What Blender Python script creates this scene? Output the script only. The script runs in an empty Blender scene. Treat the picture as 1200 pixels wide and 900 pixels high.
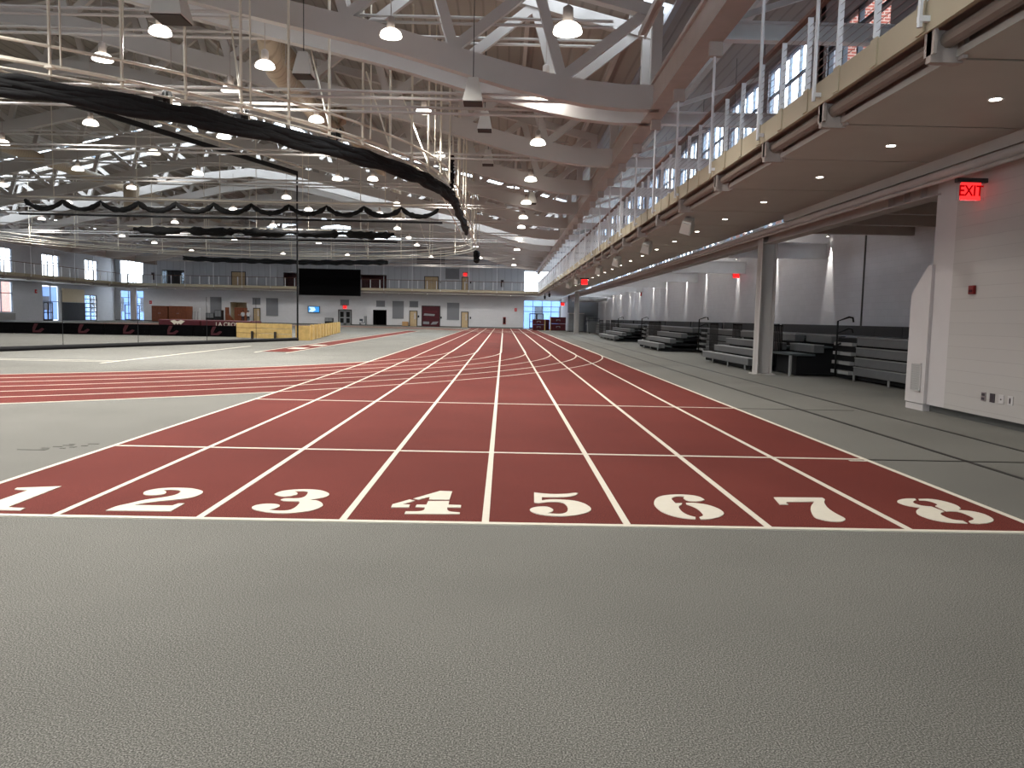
import bpy, math, random
from mathutils import Vector, Matrix
S = bpy.context.scene
COL = S.collection
random.seed(7)
PI = math.pi

# ------------------------------------------------------------------ helpers
def lin(c):
    c = c / 255.0
    return c / 12.92 if c <= 0.04045 else ((c + 0.055) / 1.055) ** 2.4

def rgb(r, g, b):
    return (lin(r), lin(g), lin(b), 1.0)

def new_mat(name):
    m = bpy.data.materials.new(name)
    m.use_nodes = True
    return m, m.node_tree, m.node_tree.nodes['Principled BSDF']

def mat(name, c, rough=0.6, metal=0.0, var=0.06, scale=3.0, bump=0.0, bscale=60.0, spec=0.3):
    m, nt, b = new_mat(name)
    b.inputs['Roughness'].default_value = rough
    b.inputs['Metallic'].default_value = metal
    b.inputs['Specular IOR Level'].default_value = spec
    tc = nt.nodes.new('ShaderNodeTexCoord')
    col = rgb(*c)
    if var > 0:
        n = nt.nodes.new('ShaderNodeTexNoise')
        n.inputs['Scale'].default_value = scale
        n.inputs['Detail'].default_value = 4
        nt.links.new(tc.outputs['Object'], n.inputs['Vector'])
        r = nt.nodes.new('ShaderNodeValToRGB')
        r.color_ramp.elements[0].position = 0.3
        r.color_ramp.elements[1].position = 0.7
        r.color_ramp.elements[0].color = tuple(x * (1 - var) for x in col[:3]) + (1,)
        r.color_ramp.elements[1].color = tuple(min(1, x * (1 + var)) for x in col[:3]) + (1,)
        nt.links.new(n.outputs['Fac'], r.inputs['Fac'])
        nt.links.new(r.outputs['Color'], b.inputs['Base Color'])
    else:
        b.inputs['Base Color'].default_value = col
    if bump > 0:
        n2 = nt.nodes.new('ShaderNodeTexNoise')
        n2.inputs['Scale'].default_value = bscale
        nt.links.new(tc.outputs['Object'], n2.inputs['Vector'])
        bp = nt.nodes.new('ShaderNodeBump')
        bp.inputs['Strength'].default_value = bump
        bp.inputs['Distance'].default_value = 0.01
        nt.links.new(n2.outputs['Fac'], bp.inputs['Height'])
        nt.links.new(bp.outputs['Normal'], b.inputs['Normal'])
    return m

def speckle(name, base, dark, light, scale=170.0, big=0.10):
    """rubber granule flooring: fine speckle plus broad, faint wear"""
    m, nt, b = new_mat(name)
    b.inputs['Roughness'].default_value = 0.75
    b.inputs['Specular IOR Level'].default_value = 0.08
    tc = nt.nodes.new('ShaderNodeTexCoord')
    n = nt.nodes.new('ShaderNodeTexNoise')
    n.inputs['Scale'].default_value = scale
    n.inputs['Detail'].default_value = 2
    nt.links.new(tc.outputs['Object'], n.inputs['Vector'])
    r = nt.nodes.new('ShaderNodeValToRGB')
    e = r.color_ramp.elements
    e[0].position = 0.32; e[0].color = rgb(*dark)
    e[1].position = 0.70; e[1].color = rgb(*light)
    k = e.new(0.5); k.color = rgb(*base)
    nt.links.new(n.outputs['Fac'], r.inputs['Fac'])
    n2 = nt.nodes.new('ShaderNodeTexNoise')
    n2.inputs['Scale'].default_value = 0.5
    n2.inputs['Detail'].default_value = 5
    nt.links.new(tc.outputs['Object'], n2.inputs['Vector'])
    mr = nt.nodes.new('ShaderNodeMapRange')
    mr.inputs['From Min'].default_value = 0.3
    mr.inputs['From Max'].default_value = 0.7
    mr.inputs['To Min'].default_value = 1 - big
    mr.inputs['To Max'].default_value = 1 + big
    nt.links.new(n2.outputs['Fac'], mr.inputs['Value'])
    mx = nt.nodes.new('ShaderNodeMix')
    mx.data_type = 'RGBA'; mx.blend_type = 'MULTIPLY'
    mx.inputs['Factor'].default_value = 1.0
    nt.links.new(r.outputs['Color'], mx.inputs['A'])
    nt.links.new(mr.outputs['Result'], mx.inputs['B'])
    nt.links.new(mx.outputs['Result'], b.inputs['Base Color'])
    bp = nt.nodes.new('ShaderNodeBump')
    bp.inputs['Strength'].default_value = 0.12
    bp.inputs['Distance'].default_value = 0.003
    nt.links.new(n.outputs['Fac'], bp.inputs['Height'])
    nt.links.new(bp.outputs['Normal'], b.inputs['Normal'])
    return m

def courses(name, c1, c2, mortar, bw=0.4, bh=0.2, axes='YZ', ms=0.006, rough=0.6, bump=0.3):
    """block or brick coursing on a wall lying in the given world plane"""
    m, nt, b = new_mat(name)
    b.inputs['Roughness'].default_value = rough
    b.inputs['Specular IOR Level'].default_value = 0.3
    g = nt.nodes.new('ShaderNodeNewGeometry')
    sp = nt.nodes.new('ShaderNodeSeparateXYZ')
    cb = nt.nodes.new('ShaderNodeCombineXYZ')
    nt.links.new(g.outputs['Position'], sp.inputs[0])
    nt.links.new(sp.outputs[axes[0]], cb.inputs['X'])
    nt.links.new(sp.outputs[axes[1]], cb.inputs['Y'])
    br = nt.nodes.new('ShaderNodeTexBrick')
    br.inputs['Color1'].default_value = rgb(*c1)
    br.inputs['Color2'].default_value = rgb(*c2)
    br.inputs['Mortar'].default_value = rgb(*mortar)
    br.inputs['Scale'].default_value = 1.0
    br.inputs['Mortar Size'].default_value = ms
    br.inputs['Mortar Smooth'].default_value = 0.3
    br.inputs['Brick Width'].default_value = bw
    br.inputs['Row Height'].default_value = bh
    nt.links.new(cb.outputs[0], br.inputs['Vector'])
    nt.links.new(br.outputs['Color'], b.inputs['Base Color'])
    bp = nt.nodes.new('ShaderNodeBump')
    bp.inputs['Strength'].default_value = bump
    bp.inputs['Distance'].default_value = -0.01
    nt.links.new(br.outputs['Fac'], bp.inputs['Height'])
    nt.links.new(bp.outputs['Normal'], b.inputs['Normal'])
    return m

def ribs(name, c, axis='Y', period=0.3, depth=0.12, rough=0.5):
    """folded metal sheet: narrow darker grooves repeating along one world axis"""
    m, nt, b = new_mat(name)
    b.inputs['Roughness'].default_value = rough
    b.inputs['Specular IOR Level'].default_value = 0.3
    g = nt.nodes.new('ShaderNodeNewGeometry')
    sp = nt.nodes.new('ShaderNodeSeparateXYZ')
    nt.links.new(g.outputs['Position'], sp.inputs[0])
    md = nt.nodes.new('ShaderNodeMath'); md.operation = 'PINGPONG'
    md.inputs[1].default_value = period / 2
    nt.links.new(sp.outputs[axis], md.inputs[0])
    mr = nt.nodes.new('ShaderNodeMapRange')
    mr.inputs['From Min'].default_value = period * 0.04
    mr.inputs['From Max'].default_value = period * 0.14
    nt.links.new(md.outputs[0], mr.inputs['Value'])
    r = nt.nodes.new('ShaderNodeValToRGB')
    col = rgb(*c)
    r.color_ramp.elements[0].color = tuple(x * (1 - depth * 3) for x in col[:3]) + (1,)
    r.color_ramp.elements[1].color = col
    nt.links.new(mr.outputs['Result'], r.inputs['Fac'])
    nt.links.new(r.outputs['Color'], b.inputs['Base Color'])
    bp = nt.nodes.new('ShaderNodeBump')
    bp.inputs['Strength'].default_value = 0.5
    bp.inputs['Distance'].default_value = 0.02
    nt.links.new(mr.outputs['Result'], bp.inputs['Height'])
    nt.links.new(bp.outputs['Normal'], b.inputs['Normal'])
    return m

def emit(name, c, s):
    m = bpy.data.materials.new(name); m.use_nodes = True
    nt = m.node_tree; nt.nodes.clear()
    o = nt.nodes.new('ShaderNodeOutputMaterial'); e = nt.nodes.new('ShaderNodeEmission')
    e.inputs['Color'].default_value = rgb(*c); e.inputs['Strength'].default_value = s
    nt.links.new(e.outputs[0], o.inputs[0])
    return m

def veil(name, c, opacity, gloss=0.0):
    """thin sheet that lets most light straight through (glass pane, fine netting)"""
    m = bpy.data.materials.new(name); m.use_nodes = True
    nt = m.node_tree; nt.nodes.clear()
    o = nt.nodes.new('ShaderNodeOutputMaterial')
    mx = nt.nodes.new('ShaderNodeMixShader'); mx.inputs[0].default_value = opacity
    t = nt.nodes.new('ShaderNodeBsdfTransparent')
    if gloss:
        d = nt.nodes.new('ShaderNodeBsdfGlossy'); d.inputs['Roughness'].default_value = gloss
    else:
        d = nt.nodes.new('ShaderNodeBsdfDiffuse')
    d.inputs['Color'].default_value = rgb(*c)
    nt.links.new(t.outputs[0], mx.inputs[1]); nt.links.new(d.outputs[0], mx.inputs[2])
    nt.links.new(mx.outputs[0], o.inputs[0])
    return m

class MB:
    def __init__(self):
        self.v = []; self.f = []
    def add(self, vs, fs):
        b = len(self.v)
        self.v.extend([tuple(p) for p in vs]); self.f.extend([tuple(i + b for i in q) for q in fs])
        return self
    def box(self, x0, x1, y0, y1, z0, z1):
        if x0 > x1: x0, x1 = x1, x0
        if y0 > y1: y0, y1 = y1, y0
        if z0 > z1: z0, z1 = z1, z0
        vs = [(x, y, z) for z in (z0, z1) for y in (y0, y1) for x in (x0, x1)]
        return self.add(vs, [(0, 2, 3, 1), (4, 5, 7, 6), (0, 1, 5, 4), (2, 6, 7, 3), (0, 4, 6, 2), (1, 3, 7, 5)])
    def bar(self, p, q, w, h, side=(0, 1, 0)):
        """box beam from p to q: w along side, h across"""
        p, q, s = Vector(p), Vector(q), Vector(side)
        d = (q - p).normalized()
        u = (s - d * s.dot(d))
        if u.length < 1e-5:
            u = Vector((1, 0, 0)) - d * d.x
        u.normalize(); n = d.cross(u)
        vs = []
        for c in (p, q):
            for a, b in ((-1, -1), (1, -1), (1, 1), (-1, 1)):
                vs.append(c + u * (a * w / 2) + n * (b * h / 2))
        return self.add(vs, [(0, 1, 2, 3)[::-1], (4, 5, 6, 7), (0, 1, 5, 4), (1, 2, 6, 5), (2, 3, 7, 6), (3, 0, 4, 7)])
    def tube(self, pts, r, n=8, closed=False, rs=None, squash=1.0):
        pts = [Vector(p) for p in pts]
        k = len(pts); ring = []
        for i, p in enumerate(pts):
            a = pts[(i - 1) % k] if (closed or i > 0) else p
            b = pts[(i + 1) % k] if (closed or i < k - 1) else p
            d = (b - a)
            d = d.normalized() if d.length > 1e-9 else Vector((0, 0, 1))
            up = Vector((0, 0, 1)) if abs(d.z) < 0.95 else Vector((0, 1, 0))
            u = d.cross(up).normalized(); w = u.cross(d)
            rr = rs[i] if rs else r
            ring.append([p + u * (math.cos(2 * PI * j / n) * rr * squash) + w * (math.sin(2 * PI * j / n) * rr) for j in range(n)])
        vs = [x for rg in ring for x in rg]; fs = []
        m = k if closed else k - 1
        for i in range(m):
            i2 = (i + 1) % k
            for j in range(n):
                j2 = (j + 1) % n
                fs.append((i * n + j, i * n + j2, i2 * n + j2, i2 * n + j))
        if not closed:
            fs.append(tuple(range(n))[::-1]); fs.append(tuple((k - 1) * n + j for j in range(n)))
        return self.add(vs, fs)
    def lathe(self, prof, c=(0, 0, 0), n=20, axis='Z', cap=True):
        vs = []; fs = []; k = len(prof)
        for r, z in prof:
            for j in range(n):
                a = 2 * PI * j / n
                x, y = r * math.cos(a), r * math.sin(a)
                if axis == 'Z': p = (x, y, z)
                elif axis == 'Y': p = (x, z, y)
                else: p = (z, x, y)
                vs.append((p[0] + c[0], p[1] + c[1], p[2] + c[2]))
        for i in range(k - 1):
            for j in range(n):
                j2 = (j + 1) % n
                fs.append((i * n + j, i * n + j2, (i + 1) * n + j2, (i + 1) * n + j))
        if cap and prof[0][0] > 1e-6: fs.append(tuple(range(n))[::-1])
        if cap and prof[-1][0] > 1e-6: fs.append(tuple((k - 1) * n + j for j in range(n)))
        return self.add(vs, fs)
    def prism(self, poly, axis, a, b):
        """closed outline swept between two places on an axis"""
        k = len(poly); vs = []
        for t in (a, b):
            for (p, q) in poly:
                vs.append({'X': (t, p, q), 'Y': (p, t, q), 'Z': (p, q, t)}[axis])
        fs = [tuple(range(k))[::-1], tuple(range(k, 2 * k))]
        fs += [(i, (i + 1) % k, k + (i + 1) % k, k + i) for i in range(k)]
        return self.add(vs, fs)
    def build(self, name, m, parent=None, smooth=False, bevel=0.0, loc=None):
        off = Vector((0, 0, 0)); p = parent
        while p is not None:
            off += p.location; p = p.parent
        if loc is not None and parent is None:
            off = Vector(loc)
        me = bpy.data.meshes.new(name)
        me.from_pydata([tuple(Vector(q) - off) for q in self.v], [], self.f)
        me.materials.append(m)
        if smooth:
            for q in me.polygons: q.use_smooth = True
        me.update()
        o = bpy.data.objects.new(name, me); COL.objects.link(o)
        if parent is not None: o.parent = parent
        elif loc is not None: o.location = loc
        # consistent outward normals
        import bmesh
        bm = bmesh.new(); bm.from_mesh(me)
        bmesh.ops.recalc_face_normals(bm, faces=bm.faces)
        bm.to_mesh(me); bm.free()
        if bevel > 0:
            bv = o.modifiers.new('edge', 'BEVEL'); bv.width = bevel; bv.segments = 2; bv.limit_method = 'ANGLE'
        return o

def tag(o, label=None, cat=None, group=None, kind=None):
    if label: o['label'] = label
    if cat: o['category'] = cat
    if group: o['group'] = group
    if kind: o['kind'] = kind
    return o

def thing(name, label, cat, loc=(0, 0, 0), group=None, kind=None):
    o = bpy.data.objects.new(name, None); COL.objects.link(o)
    o.location = loc; o.empty_display_size = 0.2
    return tag(o, label, cat, group, kind)

def dup(root, loc, label=None, rotz=None):
    r = root.copy(); COL.objects.link(r); r.location = loc
    if rotz is not None: r.rotation_euler = (0, 0, rotz)
    if label: r['label'] = label
    for ch in list(root.children):
        c = ch.copy(); COL.objects.link(c); c.parent = r
        for g in list(ch.children):
            d = g.copy(); COL.objects.link(d); d.parent = c
    return r

ORD = ['first', 'second', 'third', 'fourth', 'fifth', 'sixth', 'seventh', 'eighth', 'ninth', 'tenth', 'eleventh', 'twelfth',
       'thirteenth', 'fourteenth', 'fifteenth', 'sixteenth', 'seventeenth', 'eighteenth', 'nineteenth', 'twentieth',
       'twenty-first', 'twenty-second', 'twenty-third', 'twenty-fourth', 'twenty-fifth', 'twenty-sixth', 'twenty-seventh',
       'twenty-eighth', 'twenty-ninth', 'thirtieth', 'thirty-first', 'thirty-second']

def text_part(name, body, size, m, parent, mtx, depth=0.004, bold=0.0):
    cu = bpy.data.curves.new(name, 'FONT'); cu.body = body; cu.size = size; cu.extrude = depth; cu.offset = bold
    cu.align_x = 'CENTER'; cu.align_y = 'CENTER'
    t = bpy.data.objects.new(name, cu); COL.objects.link(t)
    dg = bpy.context.evaluated_depsgraph_get()
    me = bpy.data.meshes.new_from_object(t.evaluated_get(dg))
    bpy.data.objects.remove(t); bpy.data.curves.remove(cu)
    off = Vector((0, 0, 0)); p = parent
    while p is not None: off += p.location; p = p.parent
    me.transform(Matrix.Translation(-off) @ mtx)
    me.materials.clear(); me.materials.append(m)
    o = bpy.data.objects.new(name, me); COL.objects.link(o); o.parent = parent
    return o

def facing_cam(x, y, z):   # text standing upright, read from -Y
    return Matrix.Translation((x, y, z)) @ Matrix.Rotation(PI / 2, 4, 'X')

def cells(lo0, hi0, lo1, hi1, holes):
    a = sorted({lo0, hi0} | {h[i] for h in holes for i in (0, 1) if lo0 < h[i] < hi0})
    b = sorted({lo1, hi1} | {h[i] for h in holes for i in (2, 3) if lo1 < h[i] < hi1})
    for i in range(len(a) - 1):
        run = None
        for j in range(len(b) - 1):
            cx, cz = (a[i] + a[i + 1]) / 2, (b[j] + b[j + 1]) / 2
            solid = not any(h[0] < cx < h[1] and h[2] < cz < h[3] for h in holes)
            if solid:
                run = (run[0], b[j + 1]) if run else (b[j], b[j + 1])
            if run and (not solid or j == len(b) - 2):
                yield a[i], a[i + 1], run[0], run[1]; run = None

def wall(name, plane, at, th, lo, hi, z0, z1, holes, m):
    """wall with real openings; plane 'X' stands at x=at, plane 'Y' at y=at, th = thickness away from the hall"""
    mb = MB()
    for a0, a1, b0, b1 in cells(lo, hi, z0, z1, holes):
        if plane == 'X': mb.box(at, at + th, a0, a1, b0, b1)
        else: mb.box(a0, a1, at, at + th, b0, b1)
    o = mb.build(name, m)
    o['kind'] = 'structure'
    return o

# ------------------------------------------------------------------ materials
M = {}
M['floor'] = speckle('grey_rubber_floor', (113, 112, 106), (72, 71, 66), (162, 160, 152), 150)
M['track'] = speckle('maroon_rubber', (104, 49, 43), (76, 34, 29), (136, 71, 63), 150, 0.12)
M['track_far'] = M['track']
M['line'] = mat('white_line_paint', (218, 211, 194), 0.6, var=0.03, scale=20)
M['black_line'] = mat('black_line_paint', (38, 36, 34), 0.6, var=0.1, scale=20)
M['grey_mark'] = mat('faded_grey_mark', (84, 82, 76), 0.7, var=0.15, scale=12)
M['steel'] = mat('pale_grey_steel_paint', (184, 179, 174), 0.5, var=0.04, scale=0.6)
M['deck'] = ribs('ribbed_roof_deck', (152, 145, 136), 'X', 0.45, 0.08)
M['pipe'] = mat('cream_pipe', (214, 206, 190), 0.4, var=0.04)
M['white_metal'] = mat('white_metal', (222, 224, 226), 0.4, var=0.03)
M['fascia'] = mat('cream_fascia', (178, 168, 144), 0.45, var=0.05, scale=0.8)
M['soffit'] = mat('taupe_soffit', (182, 179, 170), 0.6, var=0.04, scale=1.2)
M['brown'] = mat('brown_wood_rail', (110, 74, 58), 0.45, var=0.15, scale=8)
M['taupe'] = mat('taupe_steel', (168, 157, 149), 0.45, var=0.05)
M['conduit'] = mat('brown_conduit', (128, 116, 106), 0.5, var=0.06)
M['black'] = mat('black_fabric', (20, 20, 21), 0.85, var=0.3, scale=9, bump=0.4, bscale=25)
M['rope'] = mat('black_rope', (26, 26, 28), 0.8, var=0.2)
M['blackplastic'] = mat('black_plastic', (22, 22, 23), 0.4, var=0.15)
M['screen'] = mat('dark_led_panel', (6, 6, 7), 0.9, var=0.2, scale=4, spec=0.05)
M['net'] = veil('fine_black_net', (16, 17, 18), 0.10)
M['net2'] = veil('denser_black_net', (30, 31, 33), 0.30)
M['glass'] = veil('window_glass', (210, 225, 240), 0.10, 0.05)
M['alu'] = mat('dark_aluminium', (70, 76, 84), 0.4, 0.3, var=0.05)
M['bluealu'] = mat('light_aluminium', (150, 170, 188), 0.4, 0.2, var=0.05)
M['white_block'] = courses('white_painted_block', (172, 166, 160), (170, 164, 158), (163, 157, 151), 9.0, 0.2, 'YZ', 0.006)
M['recess_block'] = courses('pale_painted_block', (200, 200, 204), (196, 196, 200), (188, 188, 192), 0.4, 0.2, 'YZ', 0.006)
M['far_block'] = courses('pale_block_far', (200, 200, 202), (196, 196, 198), (188, 188, 190), 0.4, 0.2, 'XZ', 0.006)
M['far_upper'] = ribs('pale_ribbed_sheet', (176, 180, 186), 'X', 0.9, 0.03)
M['siding'] = ribs('grey_siding', (160, 161, 168), 'Z', 0.2, 0.1)
M['white_smooth'] = mat('white_smooth_paint', (184, 178, 175), 0.5, var=0.02)
M['base'] = mat('dark_rubber_base', (78, 77, 74), 0.6, var=0.05)
M['vent'] = ribs('grey_vent_slats', (160, 158, 154), 'Z', 0.03, 0.15)
M['acoustic'] = ribs('grey_acoustic_panel', (120, 122, 126), 'X', 0.12, 0.08, 0.9)
M['door_wood'] = mat('pale_oak_door', (182, 160, 124), 0.5, var=0.1, scale=5)
M['door_frame'] = mat('dark_door_frame', (52, 48, 46), 0.5, var=0.05)
M['cherry'] = mat('cherry_wood', (124, 66, 36), 0.45, var=0.22, scale=5)
M['plank'] = mat('yellow_pine_plank', (204, 172, 108), 0.6, var=0.14, scale=4)
M['maroon'] = mat('maroon_vinyl', (78, 21, 29), 0.45, var=0.1)
M['maroon_dark'] = mat('dark_maroon_sheet', (66, 18, 26), 0.5, var=0.12)
M['cream'] = mat('cream_paint', (222, 206, 176), 0.6, var=0.03)
M['bleach'] = mat('grey_bench_plastic', (92, 93, 93), 0.5, var=0.06, scale=6)
M['bleach_dark'] = mat('charcoal_panel', (58, 58, 60), 0.6, var=0.06)
M['bleach_deck'] = mat('grey_green_footboard', (70, 77, 77), 0.55, var=0.06)
M['bleach_edge'] = mat('pale_bench_edge', (142, 142, 140), 0.5, var=0.04)
M['lampdome'] = emit('lit_lamp_glass', (255, 248, 236), 4.0)
M['lens'] = emit('lit_downlight_lens', (255, 246, 230), 14.0)
M['red'] = emit('lit_red_sign', (255, 40, 40), 1.7)
M['redletters'] = emit('lit_red_letters', (140, 2, 6), 1.0)
M['alarm_red'] = mat('bright_red_plastic', (190, 40, 40), 0.4, var=0.04)
M['red_paint'] = mat('dark_red_enamel', (118, 28, 26), 0.4, var=0.05)
M['tv'] = emit('lit_blue_screen', (60, 140, 210), 1.0)
M['tvlight'] = emit('lit_pale_screen_patch', (190, 225, 245), 1.0)
M['brick'] = courses('red_brick', (164, 92, 76), (150, 80, 66), (196, 182, 170), 0.24, 0.08, 'YZ', 0.012, 0.8, 0.5)
M['brick2'] = courses('red_brick_return', (164, 92, 76), (150, 80, 66), (196, 182, 170), 0.24, 0.08, 'XZ', 0.012, 0.8, 0.5)
M['bluewall'] = mat('blue_grey_render', (104, 132, 178), 0.8, var=0.08, scale=.4)
M['snow'] = mat('pale_snowy_ground', (226, 230, 236), 0.8, var=0.04)
M['grey_plastic'] = mat('grey_plastic', (128, 130, 132), 0.5, var=0.08)
M['speaker'] = mat('white_speaker_shell', (206, 204, 196), 0.45, var=0.03)
M['grille'] = mat('dark_speaker_grille', (60, 54, 50), 0.7, var=0.15, scale=40)
M['duct'] = ribs('cream_spiral_duct', (178, 162, 140), 'Y', 0.25, 0.07, 0.45)
M['card'] = mat('brown_cardboard', (176, 140, 98), 0.8, var=0.08)
M['skin'] = mat('skin', (186, 134, 108), 0.55, var=0.05)
M['hair'] = mat('dark_hair', (26, 20, 18), 0.7, var=0.2)
M['shirt'] = mat('pale_shirt', (200, 204, 210), 0.8, var=0.06)
M['trouser'] = mat('dark_trousers', (44, 44, 58), 0.8, var=0.08)
M['plate_steel'] = mat('brushed_steel_plate', (150, 140, 140), 0.35, 0.6, var=0.05)
M['plate_dark'] = mat('dark_outlet', (66, 58, 62), 0.5, var=0.05)
M['dark_room'] = mat('unlit_black', (14, 14, 15), 0.8, var=0.1)  # near-black colour stands in for the darkness of unlit openings and voids

# ------------------------------------------------------------------ the hall's main measures (metres, +Y along the straight, camera at x=0 y=0)
XR, XL = 11.2, -54.0            # right and left outer walls
YB, YF = -14.0, 108.0           # wall behind the camera, far wall
XC = -21.3                      # ridge line
XG = 4.38                       # girder over the edge of the straight
def ztop(x):                    # centre of the trusses' top chord
    d = abs(x - XC)
    return 16.46 - 0.24 * d
def zbot(x):                    # underside of the trusses' bottom chord
    d = min(abs(x - XC), 25.7)
    P = [(0, 12.75), (3.5, 12.35), (11.3, 10.5), (13.8, 9.95), (17.6, 9.15), (21.4, 8.1), (23.1, 7.75), (24.3, 7.6), (25.7, 7.6)]
    for (a, za), (b, zb) in zip(P, P[1:]):
        if d <= b: return za + (zb - za) * (d - a) / (b - a)
    return 7.6
def st(o):
    o['kind'] = 'structure'; return o

# ---------------------------------------------------------------- floor
st(MB().box(XL - 0.3, XR + 0.3, YB, YF + 4, -0.2, 0).build('floor', M['floor']))
st(MB().box(-160, 140, -120, 260, -0.5, -0.35).build('ground', M['snow']))

# ---------------------------------------------------------------- running track
trk = thing('running_track', 'maroon rubber track with eight numbered straight lanes and a white-lined bend', 'running track', (0, 5.6, 0))
LX = [-4.37 + 1.0655 * i for i in range(9)]
Y0 = 5.62
MB().box(LX[0], LX[8], Y0, 103.0, 0.0, 0.006).build('straight_surface', M['track'], trk)
CX, CY1, CY2, RO = -21.3, 34.0, 73.0, 25.5
RI = RO - 6 * 1.068
def ring(r, n=72):
    a = [(CX + r * math.cos(t), CY1 + r * math.sin(t)) for t in [-PI * i / n for i in range(n + 1)]]
    b = [(CX + r * math.cos(t), CY2 + r * math.sin(t)) for t in [PI - PI * i / n for i in range(n + 1)]]
    return a + b
def band(r0, r1, z0, z1, mb=None):
    mb = mb or MB()
    a, b = ring(r0), ring(r1); k = len(a)
    vs = [(x, y, z) for z in (z0, z1) for pts in (a, b) for x, y in pts]
    fs = []
    for i in range(k):
        j = (i + 1) % k
        fs += [(2 * k + i, 2 * k + j, 3 * k + j, 3 * k + i), (i, j, 2 * k + j, 2 * k + i), (k + i, k + j, 3 * k + j, 3 * k + i)]
    return mb.add(vs, fs)
band(RI, RO, 0.0, 0.004).build('oval_surface', M['track'], trk)
for k in range(7):
    r = RI + k * (RO - RI) / 6
    band(r - 0.025, r + 0.025, 0.0, 0.0085).build('bend_line', M['line'], trk)
for i, x in enumerate(LX):
    MB().box(x - 0.027, x + 0.027, Y0, 103.0, 0.0, 0.010).build('lane_line', M['line'], trk)
MB().box(LX[0] - 0.03, LX[8] + 0.03, Y0 - 0.028, Y0 + 0.028, 0.0, 0.011).build('start_line', M['line'], trk)
for y in (8.63, 13.58):
    MB().box(LX[0], LX[8], y - 0.027, y + 0.027, 0.0, 0.0105).build('cross_line', M['line'], trk)
MB().box(3.93, 4.12, 8.50, 8.515, 0, 0.0108).box(3.93, 4.12, 8.53, 8.545, 0, 0.0108).build('timing_mark', M['line'], trk)
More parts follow.
